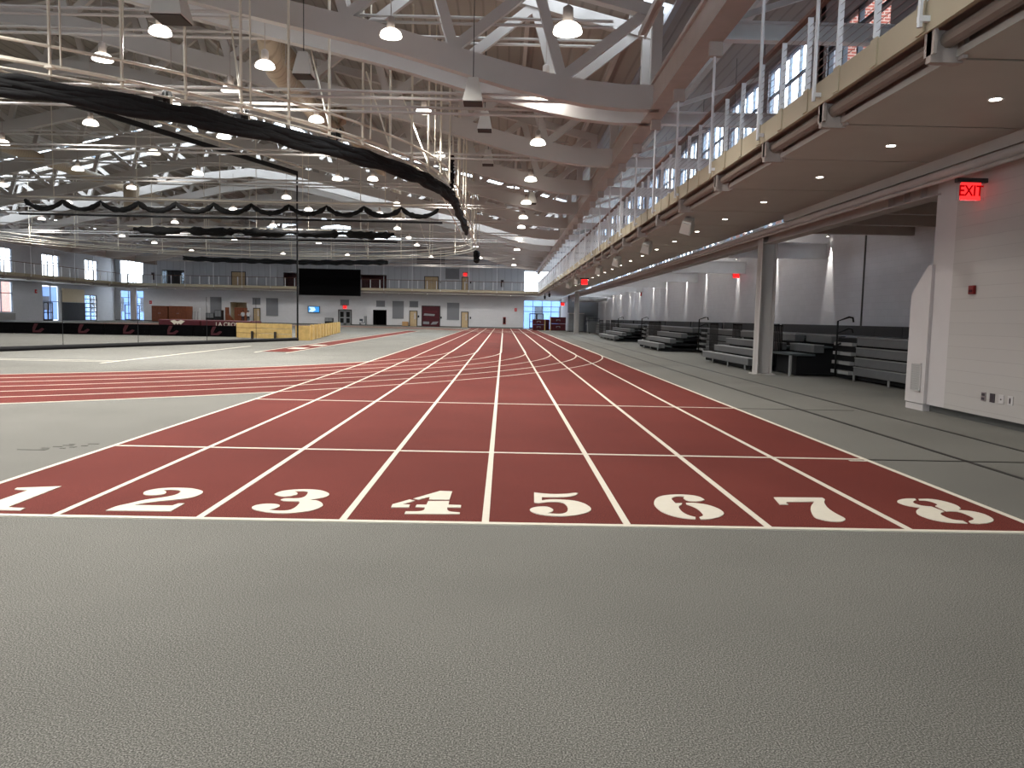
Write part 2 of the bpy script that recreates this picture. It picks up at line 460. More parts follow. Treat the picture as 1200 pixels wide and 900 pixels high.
DIGITS = {
1: [[(-3.784,6.569),(-3.776,5.86),(-3.774,5.851),(-3.77,5.839),(-3.755,5.83),(-3.717,5.824),(-3.668,5.82),(-3.629,5.817),(-3.625,5.748),(-4.027,5.756),(-4.048,5.825),(-3.979,5.856),(-3.968,6.398),(-4.096,6.426),(-4.11,6.483),(-4.067,6.494),(-4.011,6.507),(-3.953,6.522),(-3.894,6.538),(-3.832,6.555)]],
2: [[(-3.004,5.788),(-3.001,5.825),(-2.997,5.872),(-2.99,5.915),(-2.977,5.947),(-2.961,5.974),(-2.941,6.006),(-2.92,6.05),(-2.897,6.098),(-2.87,6.142),(-2.838,6.174),(-2.802,6.201),(-2.771,6.228),(-2.744,6.259),(-2.722,6.291),(-2.707,6.324),(-2.7,6.361),(-2.701,6.399),(-2.706,6.433),(-2.714,6.458),(-2.726,6.478),(-2.743,6.494),(-2.767,6.505),(-2.797,6.512),(-2.823,6.513),(-2.843,6.506),(-2.86,6.494),(-2.872,6.484),(-2.857,6.47),(-2.839,6.451),(-2.824,6.43),(-2.814,6.403),(-2.807,6.373),(-2.809,6.347),(-2.82,6.327),(-2.839,6.313),(-2.86,6.303),(-2.883,6.299),(-2.909,6.3),(-2.932,6.307),(-2.952,6.318),(-2.969,6.334),(-2.983,6.355),(-2.993,6.381),(-3.001,6.411),(-3.001,6.442),(-2.993,6.471),(-2.979,6.5),(-2.96,6.525),(-2.936,6.546),(-2.909,6.562),(-2.879,6.575),(-2.849,6.583),(-2.817,6.588),(-2.782,6.589),(-2.744,6.587),(-2.704,6.582),(-2.665,6.572),(-2.629,6.554),(-2.595,6.532),(-2.567,6.508),(-2.544,6.486),(-2.528,6.462),(-2.517,6.432),(-2.511,6.388),(-2.511,6.337),(-2.518,6.292),(-2.532,6.257),(-2.554,6.227),(-2.584,6.198),(-2.626,6.169),(-2.676,6.142),(-2.721,6.115),(-2.759,6.089),(-2.793,6.063),(-2.821,6.037),(-2.844,6.011),(-2.861,5.985),(-2.874,5.964),(-2.578,5.972),(-2.56,6.042),(-2.511,6.046),(-2.516,5.798)]],
3: [[(-1.909,6.415),(-1.904,6.449),(-1.896,6.491),(-1.881,6.529),(-1.856,6.556),(-1.825,6.578),(-1.789,6.595),(-1.749,6.608),(-1.705,6.617),(-1.662,6.618),(-1.619,6.611),(-1.577,6.595),(-1.54,6.572),(-1.504,6.536),(-1.473,6.492),(-1.453,6.45),(-1.448,6.411),(-1.453,6.374),(-1.464,6.341),(-1.481,6.313),(-1.504,6.289),(-1.525,6.27),(-1.544,6.257),(-1.561,6.249),(-1.575,6.243),(-1.55,6.236),(-1.518,6.226),(-1.489,6.205),(-1.46,6.167),(-1.434,6.117),(-1.418,6.068),(-1.417,6.02),(-1.427,5.972),(-1.443,5.93),(-1.464,5.896),(-1.491,5.869),(-1.521,5.846),(-1.554,5.826),(-1.59,5.81),(-1.626,5.8),(-1.662,5.796),(-1.7,5.798),(-1.738,5.805),(-1.782,5.819),(-1.827,5.839),(-1.867,5.861),(-1.9,5.885),(-1.927,5.912),(-1.945,5.94),(-1.953,5.971),(-1.95,6.003),(-1.941,6.031),(-1.923,6.053),(-1.897,6.072),(-1.869,6.083),(-1.84,6.085),(-1.809,6.08),(-1.783,6.07),(-1.766,6.056),(-1.754,6.037),(-1.748,6.017),(-1.747,5.993),(-1.752,5.966),(-1.759,5.943),(-1.771,5.923),(-1.786,5.905),(-1.797,5.892),(-1.777,5.884),(-1.752,5.875),(-1.725,5.871),(-1.697,5.871),(-1.668,5.876),(-1.645,5.889),(-1.63,5.914),(-1.622,5.947),(-1.617,5.985),(-1.616,6.031),(-1.617,6.082),(-1.62,6.124),(-1.626,6.15),(-1.633,6.167),(-1.639,6.18),(-1.658,6.18),(-1.682,6.18),(-1.705,6.181),(-1.725,6.181),(-1.744,6.181),(-1.762,6.185),(-1.777,6.197),(-1.791,6.213),(-1.802,6.226),(-1.796,6.241),(-1.788,6.259),(-1.772,6.273),(-1.743,6.276),(-1.706,6.275),(-1.676,6.28),(-1.656,6.295),(-1.643,6.316),(-1.636,6.343),(-1.633,6.382),(-1.637,6.427),(-1.642,6.467),(-1.647,6.498),(-1.655,6.523),(-1.671,6.539),(-1.702,6.542),(-1.741,6.536),(-1.772,6.531),(-1.756,6.511),(-1.737,6.486),(-1.724,6.461),(-1.719,6.436),(-1.719,6.411),(-1.726,6.389),(-1.743,6.369),(-1.768,6.351),(-1.791,6.341),(-1.812,6.34),(-1.833,6.347),(-1.853,6.358),(-1.874,6.375),(-1.894,6.397)]],
4: [[(-0.726,6.341),(-0.528,6.645),(-0.421,6.634),(-0.424,6.325),(-0.594,6.313),(-0.598,6.416),(-0.677,6.307)],[(-0.755,6.308),(-0.705,6.267),(-0.789,6.141),(-0.73,6.133),(-0.728,6.047),(-0.869,6.037),(-0.872,6.135)],[(-0.596,6.263),(-0.422,6.276),(-0.421,6.155),(-0.316,6.146),(-0.315,6.069),(-0.423,6.066),(-0.422,6.045),(-0.421,6.019),(-0.418,5.994),(-0.412,5.972),(-0.405,5.952),(-0.391,5.936),(-0.367,5.925),(-0.337,5.918),(-0.313,5.913),(-0.313,5.863),(-0.737,5.841),(-0.737,5.916),(-0.708,5.917),(-0.671,5.918),(-0.641,5.923),(-0.622,5.934),(-0.609,5.95),(-0.601,5.97),(-0.598,5.997),(-0.599,6.029),(-0.6,6.054),(-0.678,6.055),(-0.676,6.137),(-0.597,6.143)]],
5: [[(0.297,6.654),(0.314,6.643),(0.337,6.63),(0.364,6.618),(0.398,6.61),(0.437,6.602),(0.475,6.6),(0.512,6.604),(0.55,6.612),(0.582,6.622),(0.608,6.635),(0.63,6.65),(0.648,6.659),(0.665,6.66),(0.678,6.655),(0.688,6.651),(0.677,6.624),(0.663,6.59),(0.645,6.559),(0.624,6.536),(0.6,6.517),(0.573,6.501),(0.54,6.491),(0.504,6.485),(0.467,6.48),(0.428,6.478),(0.388,6.478),(0.357,6.477),(0.351,6.357),(0.367,6.369),(0.389,6.383),(0.413,6.394),(0.44,6.4),(0.471,6.403),(0.504,6.401),(0.543,6.396),(0.584,6.386),(0.622,6.369),(0.653,6.344),(0.68,6.311),(0.702,6.272),(0.719,6.223),(0.732,6.169),(0.738,6.12),(0.735,6.078),(0.725,6.041),(0.708,6.004),(0.68,5.966),(0.644,5.929),(0.607,5.899),(0.569,5.878),(0.53,5.863),(0.492,5.855),(0.455,5.851),(0.417,5.854),(0.382,5.862),(0.347,5.876),(0.313,5.895),(0.285,5.92),(0.263,5.953),(0.246,5.992),(0.238,6.028),(0.241,6.059),(0.253,6.087),(0.27,6.11),(0.291,6.129),(0.317,6.143),(0.341,6.15),(0.362,6.151),(0.381,6.145),(0.398,6.131),(0.411,6.107),(0.422,6.076),(0.427,6.046),(0.424,6.019),(0.415,5.994),(0.405,5.972),(0.394,5.957),(0.382,5.946),(0.372,5.937),(0.392,5.931),(0.417,5.924),(0.441,5.92),(0.462,5.921),(0.481,5.925),(0.498,5.935),(0.513,5.952),(0.525,5.974),(0.535,6.004),(0.542,6.041),(0.547,6.085),(0.549,6.13),(0.548,6.176),(0.543,6.222),(0.535,6.26),(0.524,6.284),(0.509,6.3),(0.491,6.31),(0.469,6.316),(0.444,6.316),(0.42,6.312),(0.4,6.305),(0.382,6.294),(0.365,6.284),(0.348,6.275),(0.332,6.266),(0.317,6.263),(0.304,6.269),(0.292,6.281),(0.283,6.29)]],
6: [[(1.475,6.339),(1.532,6.351),(1.516,6.293),(1.505,6.281),(1.492,6.265),(1.48,6.243),(1.473,6.212),(1.468,6.175),(1.465,6.136),(1.464,6.094),(1.466,6.05),(1.471,6.012),(1.478,5.982),(1.488,5.957),(1.498,5.937),(1.51,5.919),(1.523,5.906),(1.533,5.896),(1.518,5.836),(1.494,5.84),(1.464,5.846),(1.434,5.857),(1.407,5.875),(1.38,5.898),(1.355,5.927),(1.333,5.963),(1.313,6.007),(1.297,6.056),(1.288,6.114),(1.283,6.178),(1.282,6.241),(1.286,6.297),(1.295,6.35),(1.308,6.402),(1.324,6.454),(1.344,6.504),(1.367,6.548),(1.395,6.583),(1.426,6.612),(1.46,6.634),(1.497,6.652),(1.536,6.664),(1.575,6.67),(1.613,6.67),(1.651,6.663),(1.683,6.651),(1.709,6.635),(1.728,6.615),(1.743,6.589),(1.752,6.555),(1.757,6.516),(1.76,6.486),(1.746,6.469),(1.729,6.448),(1.709,6.431),(1.686,6.422),(1.661,6.417),(1.639,6.418),(1.621,6.427),(1.605,6.442),(1.594,6.461),(1.589,6.486),(1.587,6.515),(1.587,6.538),(1.613,6.593),(1.593,6.595),(1.568,6.597),(1.544,6.593),(1.523,6.577),(1.503,6.554),(1.487,6.53),(1.479,6.511),(1.475,6.491),(1.473,6.465),(1.473,6.424),(1.474,6.376)],[(1.567,6.358),(1.588,6.362),(1.615,6.366),(1.644,6.364),(1.673,6.353),(1.704,6.335),(1.731,6.309),(1.756,6.272),(1.777,6.228),(1.792,6.182),(1.8,6.132),(1.802,6.081),(1.796,6.034),(1.78,5.992),(1.757,5.954),(1.73,5.92),(1.698,5.889),(1.663,5.862),(1.631,5.843),(1.603,5.835),(1.578,5.834),(1.559,5.834),(1.564,5.898),(1.576,5.909),(1.592,5.924),(1.604,5.944),(1.611,5.969),(1.616,5.999),(1.618,6.033),(1.62,6.072),(1.619,6.116),(1.616,6.158),(1.609,6.196),(1.599,6.232),(1.589,6.262),(1.579,6.283),(1.569,6.298),(1.561,6.309)]],
7: [[(2.405,6.625),(2.841,6.645),(2.838,6.578),(2.824,6.551),(2.805,6.515),(2.787,6.472),(2.769,6.418),(2.752,6.356),(2.738,6.295),(2.729,6.236),(2.724,6.176),(2.722,6.119),(2.723,6.062),(2.727,6.008),(2.729,5.964),(2.727,5.934),(2.722,5.913),(2.711,5.892),(2.692,5.868),(2.668,5.846),(2.642,5.831),(2.615,5.829),(2.585,5.836),(2.56,5.847),(2.54,5.863),(2.524,5.885),(2.512,5.907),(2.503,5.925),(2.498,5.943),(2.499,5.971),(2.506,6.012),(2.519,6.064),(2.535,6.118),(2.552,6.172),(2.572,6.229),(2.596,6.285),(2.626,6.345),(2.66,6.404),(2.687,6.452),(2.709,6.491),(2.457,6.46),(2.438,6.416),(2.438,6.367),(2.365,6.366)]],
8: [[(3.679,6.669),(3.655,6.67),(3.624,6.67),(3.591,6.663),(3.555,6.645),(3.518,6.62),(3.488,6.593),(3.468,6.566),(3.454,6.537),(3.448,6.507),(3.45,6.472),(3.458,6.435),(3.472,6.403),(3.496,6.377),(3.525,6.356),(3.549,6.34),(3.518,6.305),(3.479,6.261),(3.447,6.217),(3.425,6.174),(3.409,6.13),(3.402,6.086),(3.405,6.039),(3.415,5.991),(3.432,5.95),(3.455,5.916),(3.485,5.888),(3.519,5.867),(3.564,5.855),(3.613,5.85),(3.652,5.846),(3.661,5.926),(3.641,5.934),(3.617,5.944),(3.598,5.961),(3.589,5.987),(3.586,6.019),(3.586,6.051),(3.589,6.084),(3.596,6.117),(3.608,6.147),(3.63,6.174),(3.658,6.198),(3.681,6.216),(3.665,6.382),(3.644,6.389),(3.617,6.397),(3.596,6.412),(3.585,6.437),(3.579,6.468),(3.578,6.498),(3.586,6.525),(3.599,6.551),(3.614,6.573),(3.63,6.59),(3.648,6.603),(3.662,6.613)],[(3.705,6.66),(3.742,6.665),(3.789,6.669),(3.83,6.662),(3.861,6.636),(3.885,6.598),(3.903,6.558),(3.914,6.517),(3.919,6.475),(3.918,6.435),(3.91,6.396),(3.897,6.359),(3.886,6.33),(3.833,6.276),(3.862,6.27),(3.899,6.26),(3.93,6.243),(3.951,6.216),(3.967,6.181),(3.974,6.14),(3.971,6.089),(3.961,6.032),(3.943,5.983),(3.919,5.945),(3.889,5.914),(3.855,5.888),(3.817,5.867),(3.775,5.852),(3.74,5.843),(3.716,5.846),(3.699,5.855),(3.686,5.863),(3.703,5.917),(3.725,5.932),(3.753,5.951),(3.776,5.972),(3.793,5.995),(3.804,6.021),(3.813,6.051),(3.817,6.092),(3.818,6.138),(3.815,6.177),(3.809,6.203),(3.798,6.222),(3.782,6.233),(3.757,6.236),(3.728,6.232),(3.704,6.228),(3.715,6.41),(3.729,6.423),(3.746,6.44),(3.76,6.458),(3.769,6.477),(3.775,6.497),(3.777,6.52),(3.773,6.548),(3.765,6.578),(3.752,6.601),(3.732,6.611),(3.708,6.613),(3.689,6.615)]],
}

for k in sorted(DIGITS):
    mb = MB()
    for pl in DIGITS[k]:
        n = len(pl)
        mb.add([(x, y, 0.012) for x, y in pl] + [(x, y, 0.004) for x, y in pl],
               [tuple(range(n))] + [(i, (i + 1) % n, n + (i + 1) % n, n + i) for i in range(n)])
    o = mb.build('lane_number', M['line'], trk)
    o['label'] = 'white painted serif number %d' % k

# long-jump runway on the infield, floor lines
rw = thing('jump_runway', 'narrow maroon runway with white edges on the grey infield', 'runway', (-8.9, 30.4, 0))
MB().box(-9.5, -8.35, 30.4, 76, 0, 0.006).build('runway_surface', M['track'], rw)
for x in (-9.53, -8.32):
    MB().box(x - 0.03, x + 0.03, 29.6, 77, 0, 0.009).build('edge_line', M['line'], rw)
for y in (33.0, 36.6):
    MB().box(-9.25, -8.6, y, y + 1.3, 0, 0.009).build('runway_mark', M['line'], rw)
def floor_line(x0, x1, y0, y1, m, label, name='floor_line'):
    tag(MB().box(x0, x1, y0, y1, 0, 0.005).build(name, m, loc=((x0 + x1) / 2, y0, 0)), label, 'floor line')
floor_line(5.31, 5.37, 3.0, 88, M['black_line'], 'black floor line parallel to the straight, the one nearer the track')
floor_line(6.5, 6.56, 3.0, 88, M['black_line'], 'black floor line parallel to the straight, the one nearer the bleachers')
floor_line(4.2, 9.0, 8.62, 8.66, M['black_line'], 'black floor line crossing the walkway side in line with first cross line')
floor_line(4.2, 6.3, 13.6, 13.63, M['grey_mark'], 'faint grey floor line beyond the black crossing line')
floor_line(-11.50, -11.42, 22.0, 35.0, M['line'], 'white floor line running away across the grey infield')
floor_line(-15.5, -11.5, 23.1, 23.16, M['line'], 'short white floor line crossing the infield, farther of two')
floor_line(-15.5, -11.5, 22.6, 22.66, M['line'], 'short white floor line crossing the infield, nearer of two')
mk = MB()
for (x, y, w, l) in ((-5.25, 8.30, .30, .025), (-5.02, 8.33, .07, .05), (-5.06, 8.42, .08, .03), (-4.99, 8.52, .10, .03), (-4.93, 8.61, .10, .04), (-4.9, 8.68, .06, .03),
                     (-4.86, 8.42, .05, .04), (-4.80, 8.50, .06, .05), (-4.72, 8.60, .06, .04), (-4.72, 8.74, .12, .03)):
    mk.box(x, x + w, y, y + l, 0, 0.004)
tag(mk.build('scuff_marks', M['grey_mark'], loc=(-5, 8.3, 0)), 'faint dark scuffed paint marks on grey floor beside lane one', 'floor mark')

# ---------------------------------------------------------------- outer walls with real openings
# right side, lower: near block room, recess behind the bleachers
nearw = st(MB().box(7.65, 11.2, YB, 13.16, 0.13, 4.22).build('wall_right_near', M['white_block']))
st(MB().box(7.66, 11.2, 13.16, 13.8, 0.13, 4.22).build('trim_wall_end', M['white_smooth']))
st(MB().box(7.655, 7.70, 13.13, 13.165, 0.13, 4.22).build('trim_wall_joint', M['base']))
st(MB().box(7.74, 11.2, YB, 13.75, 0, 0.13).build('baseboard_right', M['base']))
R_WIN = [(y - .6, y + 3.8) for y in (24.6, 30.2, 35.8, 41.4, 47.0, 52.6, 58.2, 63.8, 69.4, 75.0, 80.6, 86.2, 91.8)]
wall('wall_right', 'X', XR, 0.3, 13.8, YF, 0, 4.9, [(104.6, 107.2, 0.0, 2.2)], M['recess_block'])
wall('wall_right_upper', 'X', XR, 0.3, 21.4, YF, 4.9, 12.7, [(a, b, 5.6, 8.8) for a, b in R_WIN] + [(a, b, 9.3, 12.3) for a, b in R_WIN] + [(99.5, 106.5, 5.4, 8.6)], M['siding'])
st(MB().box(11.16, 11.2, 24.0, 24.04, 1.5, 4.3).build('trim_wall_joint', M['base']))
wall('wall_right_walkway', 'X', 8.4, 0.25, YB, 21.4, 4.75, 12.7, [(17.5, 20.9, 5.5, 9.2), (5.0, 10.0, 5.5, 9.2)], M['siding'])
st(MB().box(8.4, XR, 21.1, 21.4, 4.3, 12.7).build('wall_right_return', M['brick2']))
st(MB().box(7.65, XR + .3, YB, 21.4, 4.3, 4.75).build('ceiling_right_low', M['soffit']))
bm_ = MB()
for y in (15.2, 17.2, 19.2, 21.2): bm_.box(8.0, XR, y, y + 0.15, 4.0, 4.3)
st(bm_.build('trim_ceiling_beams', M['taupe']))
st(MB().box(7.9, 10.95, 13.8, 21.4, 4.27, 4.3).build('trim_ceiling_sheet', M['soffit']))
# the wall behind the camera and the left wall
wall('wall_back', 'Y', YB, -0.3, XL - .3, XR + .3, 0, 16.5, [(-50 + 9 * i, -45 + 9 * i, 1.0, 8.0) for i in range(6)], M['far_block'])
L_HOLES = [(80.0, 85.6, 1.0, 4.3), (80.0, 85.7, 5.1, 7.9), (91.1, 94.5, 0.0, 4.2), (91.2, 94.7, 5.2, 7.8), (100.2, 103.2, 0.0, 3.3), (100.4, 103.6, 5.2, 7.8),
           (66, 71, 1.0, 4.3), (66, 71, 5.1, 7.9), (52, 57, 1.0, 4.3), (52, 57, 5.1, 7.9), (38, 43, 1.0, 4.3), (38, 43, 5.1, 7.9), (20, 26, 1, 7.9)]
wall('wall_left', 'X', XL, -0.3, YB, YF, 0, 10.6, L_HOLES, M['recess_block'])
# far wall
F_HOLES = [(-53.3, -50.1, 0.0, 4.15), (-53.3, -50.1, 5.25, 8.3), (2.78, 7.9, 0.0, 3.95), (2.76, 9.6, 5.11, 8.0),
           (-33.0, -28.8, 12.3, 13.75), (-25.5, -21.4, 12.2, 14.75), (-18.2, -14.4, 11.8, 13.1),
           (-38.1, -35.8, 0.0, 2.85), (-18.27, -16.36, 0.0, 2.2), (-47.5, -44.4, 5.2, 7.1), (-30.7, -28.6, 5.1, 7.1), (-20.3, -16.4, 5.0, 7.03)]
MBf = MB(); MBu = MB()
for a0, a1, b0, b1 in cells(XL - .3, XR + .3, 0, 5.0, F_HOLES): MBf.box(a0, a1, YF, YF + .3, b0, b1)
for a0, a1, b0, b1 in cells(XL - .3, XR + .3, 5.0, 16.4, F_HOLES): MBu.box(a0, a1, YF, YF + .3, b0, b1)
st(MBf.build('wall_far', M['far_block'])); st(MBu.build('wall_far_upper', M['far_upper']))
def niche(name, x0, x1, z0, z1, d, m):
    mb = MB()
    mb.box(x0 - .1, x1 + .1, YF + .3 + d, YF + .4 + d, z0 - .1, z1 + .1)
    mb.box(x0 - .1, x0, YF + .3, YF + .3 + d, z0, z1).box(x1, x1 + .1, YF + .3, YF + .3 + d, z0, z1)
    mb.box(x0 - .1, x1 + .1, YF + .3, YF + .3 + d, z1, z1 + .1).box(x0 - .1, x1 + .1, YF + .3, YF + .3 + d, z0 - .1, z0)
    return st(mb.build(name, m))
niche('wall_storeroom', -38.1, -35.8, 0.0, 2.85, 2.5, M['cream'])
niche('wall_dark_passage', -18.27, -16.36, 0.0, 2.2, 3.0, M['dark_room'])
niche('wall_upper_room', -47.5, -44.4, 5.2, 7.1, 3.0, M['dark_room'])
niche('wall_maroon_alcove', -30.7, -28.6, 5.1, 7.1, 2.0, M['maroon'])
niche('wall_maroon_lounge', -20.3, -16.4, 5.0, 7.03, 2.5, M['maroon'])
st(MB().box(XL, 2.7, YF - .03, YF, 0, 0.12).build('baseboard_far', M['base']))
# inner end wall that closes the bleacher recess
st(MB().box(7.6, XR, 91.6, 91.9, 0, 4.3).build('wall_recess_end', M['acoustic']))
st(MB().box(8.0, 8.2, 92, YF, 0, 4.3).build('wall_corridor', M['white_smooth']))

# ---------------------------------------------------------------- roof deck: two open skylight bands cross the hall
roof = []
def roof_piece(y0, y1, xr=XR + .3):
    mb = MB()
    for a, b in ((XC, xr), (-47.0, XC)):
        za, zb = ztop(a) + .42, ztop(b) + .42
        mb.add([(a, y0, za), (b, y0, zb), (b, y1, zb), (a, y1, za), (a, y0, za + .25), (b, y0, zb + .25), (b, y1, zb + .25), (a, y1, za + .25)],
               [(0, 1, 2, 3), (4, 5, 6, 7), (0, 1, 5, 4), (1, 2, 6, 5), (2, 3, 7, 6), (3, 0, 4, 7)])
    mb.box(XL - .3, -46.9, y0, y1, 10.3, 10.6)
    return st(mb.build('ceiling', M['deck']))
st(MB().box(4.75, 8.7, YB - .3, 21.4, 12.6, 12.9).box(4.75, XR + .3, 21.4, YF + .3, 12.6, 12.9).build('ceiling_right_high', M['deck']))
st(MB().box(4.72, 4.9, YB - .3, YF + .3, 10.55, 12.6).build('wall_upstand', M['siding']))
SKY = [(23.05, 24.35), (60.5, 65.2)]
ed = [YB - .3, 21.4, 21.4] + [v for s in SKY for v in s] + [YF + .3]
for i in range(0, len(ed), 2): roof.append(roof_piece(ed[i], ed[i + 1], 4.75))
for i in range(0, len(ed), 2):          # purlins: parts of the ceiling
    for k in range(-8, 9):
        x = XC + k * 3.13
        if x > 4.6: continue
        if k == 0 or ed[i + 1] - ed[i] < 3: continue
        MB().box(x - .07, x + .07, ed[i] + .1, ed[i + 1] - .1 + (1.6 if i == 0 else 0), ztop(x) + .16, ztop(x) + .42).build('purlin', M['steel'], roof[i // 2])
for n, (a, b) in enumerate(SKY):
    sk = st(thing('window_%d' % (21 + n), 'long glazed skylight band crossing the roof, %s of two' % ('nearer', 'farther')[n], 'skylight', (XC, a, 15)))
    for x0, x1 in ((XC, 4.72), (-47.0, XC)):
        z0, z1 = ztop(x0) + .55, ztop(x1) + .55
        MB().add([(x0, a, z0), (x1, a, z1), (x1, b, z1), (x0, b, z0)], [(0, 1, 2, 3)]).build('glass', M['glass'], sk)
    mb = MB(); x = -46.8
    while x < 4.7:
        mb.box(x - .06, x + .06, a, b, ztop(x) + .4, ztop(x) + .62); x += 2.6
    mb.build('frame', M['bluealu'], sk)

# ---------------------------------------------------------------- windows and doors
wn = [0]
def window(plane, at, a0, a1, z0, z1, nx, zs, m='alu', door=None, t=0.07, d=0.12, label=None):
    """frame of bars, glass behind; door = (a0, a1, top) adds a pair of glazed leaves"""
    wn[0] += 1
    w = st(thing('window_%d' % wn[0], label, 'window' if label else None, ((at, (a0 + a1) / 2, z0) if plane == 'X' else ((a0 + a1) / 2, at, z0))))
    mb = MB()
    def b(p0, p1, q0, q1, dd=d):
        if plane == 'X': mb.box(at, at + dd, p0, p1, q0, q1)
        else: mb.box(p0, p1, at, at + dd, q0, q1)
    for k in range(nx + 1):
        c = a0 + (a1 - a0) * k / nx
        b(max(a0, c - t / 2), min(a1, c + t / 2), z0, z1)
    for q in [z0, z1] + list(zs):
        b(a0, a1, max(z0, q - t / 2), min(z1, q + t / 2))
    mb.build('frame', M[m], w)
    g = MB()
    if plane == 'X': g.add([(at + d * .5, a0, z0), (at + d * .5, a1, z0), (at + d * .5, a1, z1), (at + d * .5, a0, z1)], [(0, 1, 2, 3)])
    else: g.add([(a0, at + d * .5, z0), (a1, at + d * .5, z0), (a1, at + d * .5, z1), (a0, at + d * .5, z1)], [(0, 1, 2, 3)])
    g.build('glass', M['glass'], w)
    if door:
        e0, e1, top = door; c = (e0 + e1) / 2
        for p, q in ((e0, c), (c, e1)):
            mb = MB(); s = 0.11; dd = d * .7 if (at + d) > at else -d * .7
            def bb(p0, p1, q0, q1):
                if plane == 'X': mb.box(at - .05, at + .06, p0, p1, q0, q1)
                else: mb.box(p0, p1, at - .05, at + .06, q0, q1)
            bb(p, p + s, 0.02, top); bb(q - s, q, 0.02, top); bb(p, q, top - s, top); bb(p, q, 0.02, 0.2); bb(p, q, 0.95, 1.05)
            mb.build('door_leaf', M['door_frame'], w)
    return w
for i, (a, b) in enumerate(R_WIN):
    window('X', XR + .1, a, b, 5.6, 8.8, 4, (7.6,), 'bluealu')
    window('X', XR + .1, a, b, 9.3, 12.3, 4, (11.2,), 'bluealu')
window('X', XR + .1, 99.5, 106.5, 5.4, 8.6, 4, (7.0,), 'bluealu')
window('X', 8.45, 17.5, 20.9, 5.5, 9.2, 4, (8.75,), 'alu', t=.09)
window('X', 8.45, 5.0, 10.0, 5.5, 9.2, 4, (8.75,), 'alu', t=.09)
for i in range(6): window('Y', YB - .15, -50 + 9 * i, -45 + 9 * i, 1, 8, 3, (3, 5.5), 'alu')
for (a, b, z0, z1) in L_HOLES:
    if (a, z0) == (91.1, 0.0): window('X', XL - .15, a, b, z0, z1, 2, (2.3,), 'alu', (91.4, 93.3, 2.2))
    elif (a, z0) == (100.2, 0.0):
        wn[0] += 1
        gd = st(thing('door_1', 'glazed sectional garage door with dark rails in the side wall', 'garage door', (XL, 101.7, 0)))
        mb = MB()
        for k in range(7): mb.box(XL - .15, XL - .05, a, b, k * .54, k * .54 + .1)
        for k in range(3): mb.box(XL - .15, XL - .05, a + k * (b - a - .1) / 2, a + k * (b - a - .1) / 2 + .1, 0, 3.3)
        mb.build('frame', M['door_frame'], gd)
        MB().add([(XL - .1, a, 0), (XL - .1, b, 0), (XL - .1, b, 3.3), (XL - .1, a, 3.3)], [(0, 1, 2, 3)]).build('glass', M['glass'], gd)
    else: window('X', XL - .15, a, b, z0, z1, 3, ((z0 + z1) / 2 + .4,), 'alu')
window('Y', YF + .1, -53.3, -50.1, 0, 4.15, 3, (2.45, 3.2), 'alu', (-52.75, -50.7, 2.25))
window('Y', YF + .1, -53.3, -50.1, 5.25, 8.3, 3, (6.9,), 'alu')
window('Y', YF + .1, 2.78, 7.9, 0, 3.95, 4, (2.4, 3.1), 'alu', (3.6, 5.6, 2.15))
window('Y', YF + .1, 2.76, 9.6, 5.11, 8.0, 5, (6.5,), 'alu')
for (a, b, z0, z1) in F_HOLES[4:7]: window('Y', YF + .1, a, b, z0, z1, 4, (), 'alu')
window('Y', YF + .05, -47.5, -44.4, 5.2, 7.1, 4, (), 'door_frame')

dn = [1]
def door(plane, at, a0, a1, z0, z1, label, leaves=1, glass=False):
    dn[0] += 1
    d = st(thing('door_%d' % dn[0], label, 'door', (at, (a0 + a1) / 2, z0) if plane == 'X' else ((a0 + a1) / 2, at, z0)))
    def B(mb, p0, p1, q0, q1, y0, y1):
        if plane == 'X': mb.box(at - y0, at - y1, p0, p1, q0, q1)
        else: mb.box(p0, p1, at - y0, at - y1, q0, q1)
        return mb
    fr = MB()
    for p in ((a0, a0 + .1), (a1 - .1, a1)): B(fr, p[0], p[1], z0, z1, -.02, .07)
    B(fr, a0, a1, z1 - .1, z1, -.02, .07); fr.build('frame', M['door_frame'], d)
    w = (a1 - a0 - .2) / leaves
    for k in range(leaves):
        p = a0 + .1 + k * w
        lf = MB()
        if glass:
            for (q0, q1, r0, r1) in ((p, p + .18, z0, z1 - .1), (p + w - .18, p + w, z0, z1 - .1), (p, p + w, z0, z0 + .3), (p, p + w, z1 - .3, z1 - .1), (p, p + w, z0 + .95, z0 + 1.1)):
                B(lf, q0, q1, r0, r1, 0, .04)
            l = lf.build('door_leaf', M['grey_plastic'], d)
            B(MB(), p + .1, p + w - .1, z0 + .2, z1 - .2, .005, .02).build('pane', M['dark_room'], d)
        else:
            B(lf, p + .01, p + w - .01, z0 + .01, z1 - .1, 0, .045)
            l = lf.build('door_leaf', M['door_wood'], d)
            if leaves == 1:
                B(MB(), p + w * .62, p + w * .82, z0 + 1.0, z1 - .35, .046, .05).build('vision_pane', M['white_smooth'], d)
        B(MB(), p + (w - .12 if k == 0 else .06), p + (w - .06 if k == 0 else .12), z0 + .95, z0 + 1.15, .04, .09).build('door_handle', M['plate_steel'], d)
    return d
door('Y', YF, -34.9, -33.9, 0, 2.13, 'plain oak door between storeroom opening and grey wall panel, ground level')
door('Y', YF, -23.1, -21.2, 0, 2.15, 'pair of glazed grey doors under a lit exit sign, ground level', 2, True)
door('Y', YF, -13.2, -12.05, 0, 2.2, 'pale oak door beside the maroon panel, ground level')
door('Y', YF, -5.97, -4.92, 0, 2.2, 'oak door with narrow pane, rightmost on ground level')
door('Y', YF, -37.9, -35.9, 5.1, 7.1, 'pair of oak doors on upper walkway, left of the big screen', 2)
door('Y', YF, -11.15, -9.15, 5.1, 7.0, 'pair of oak doors on upper walkway, right of the big screen', 2)
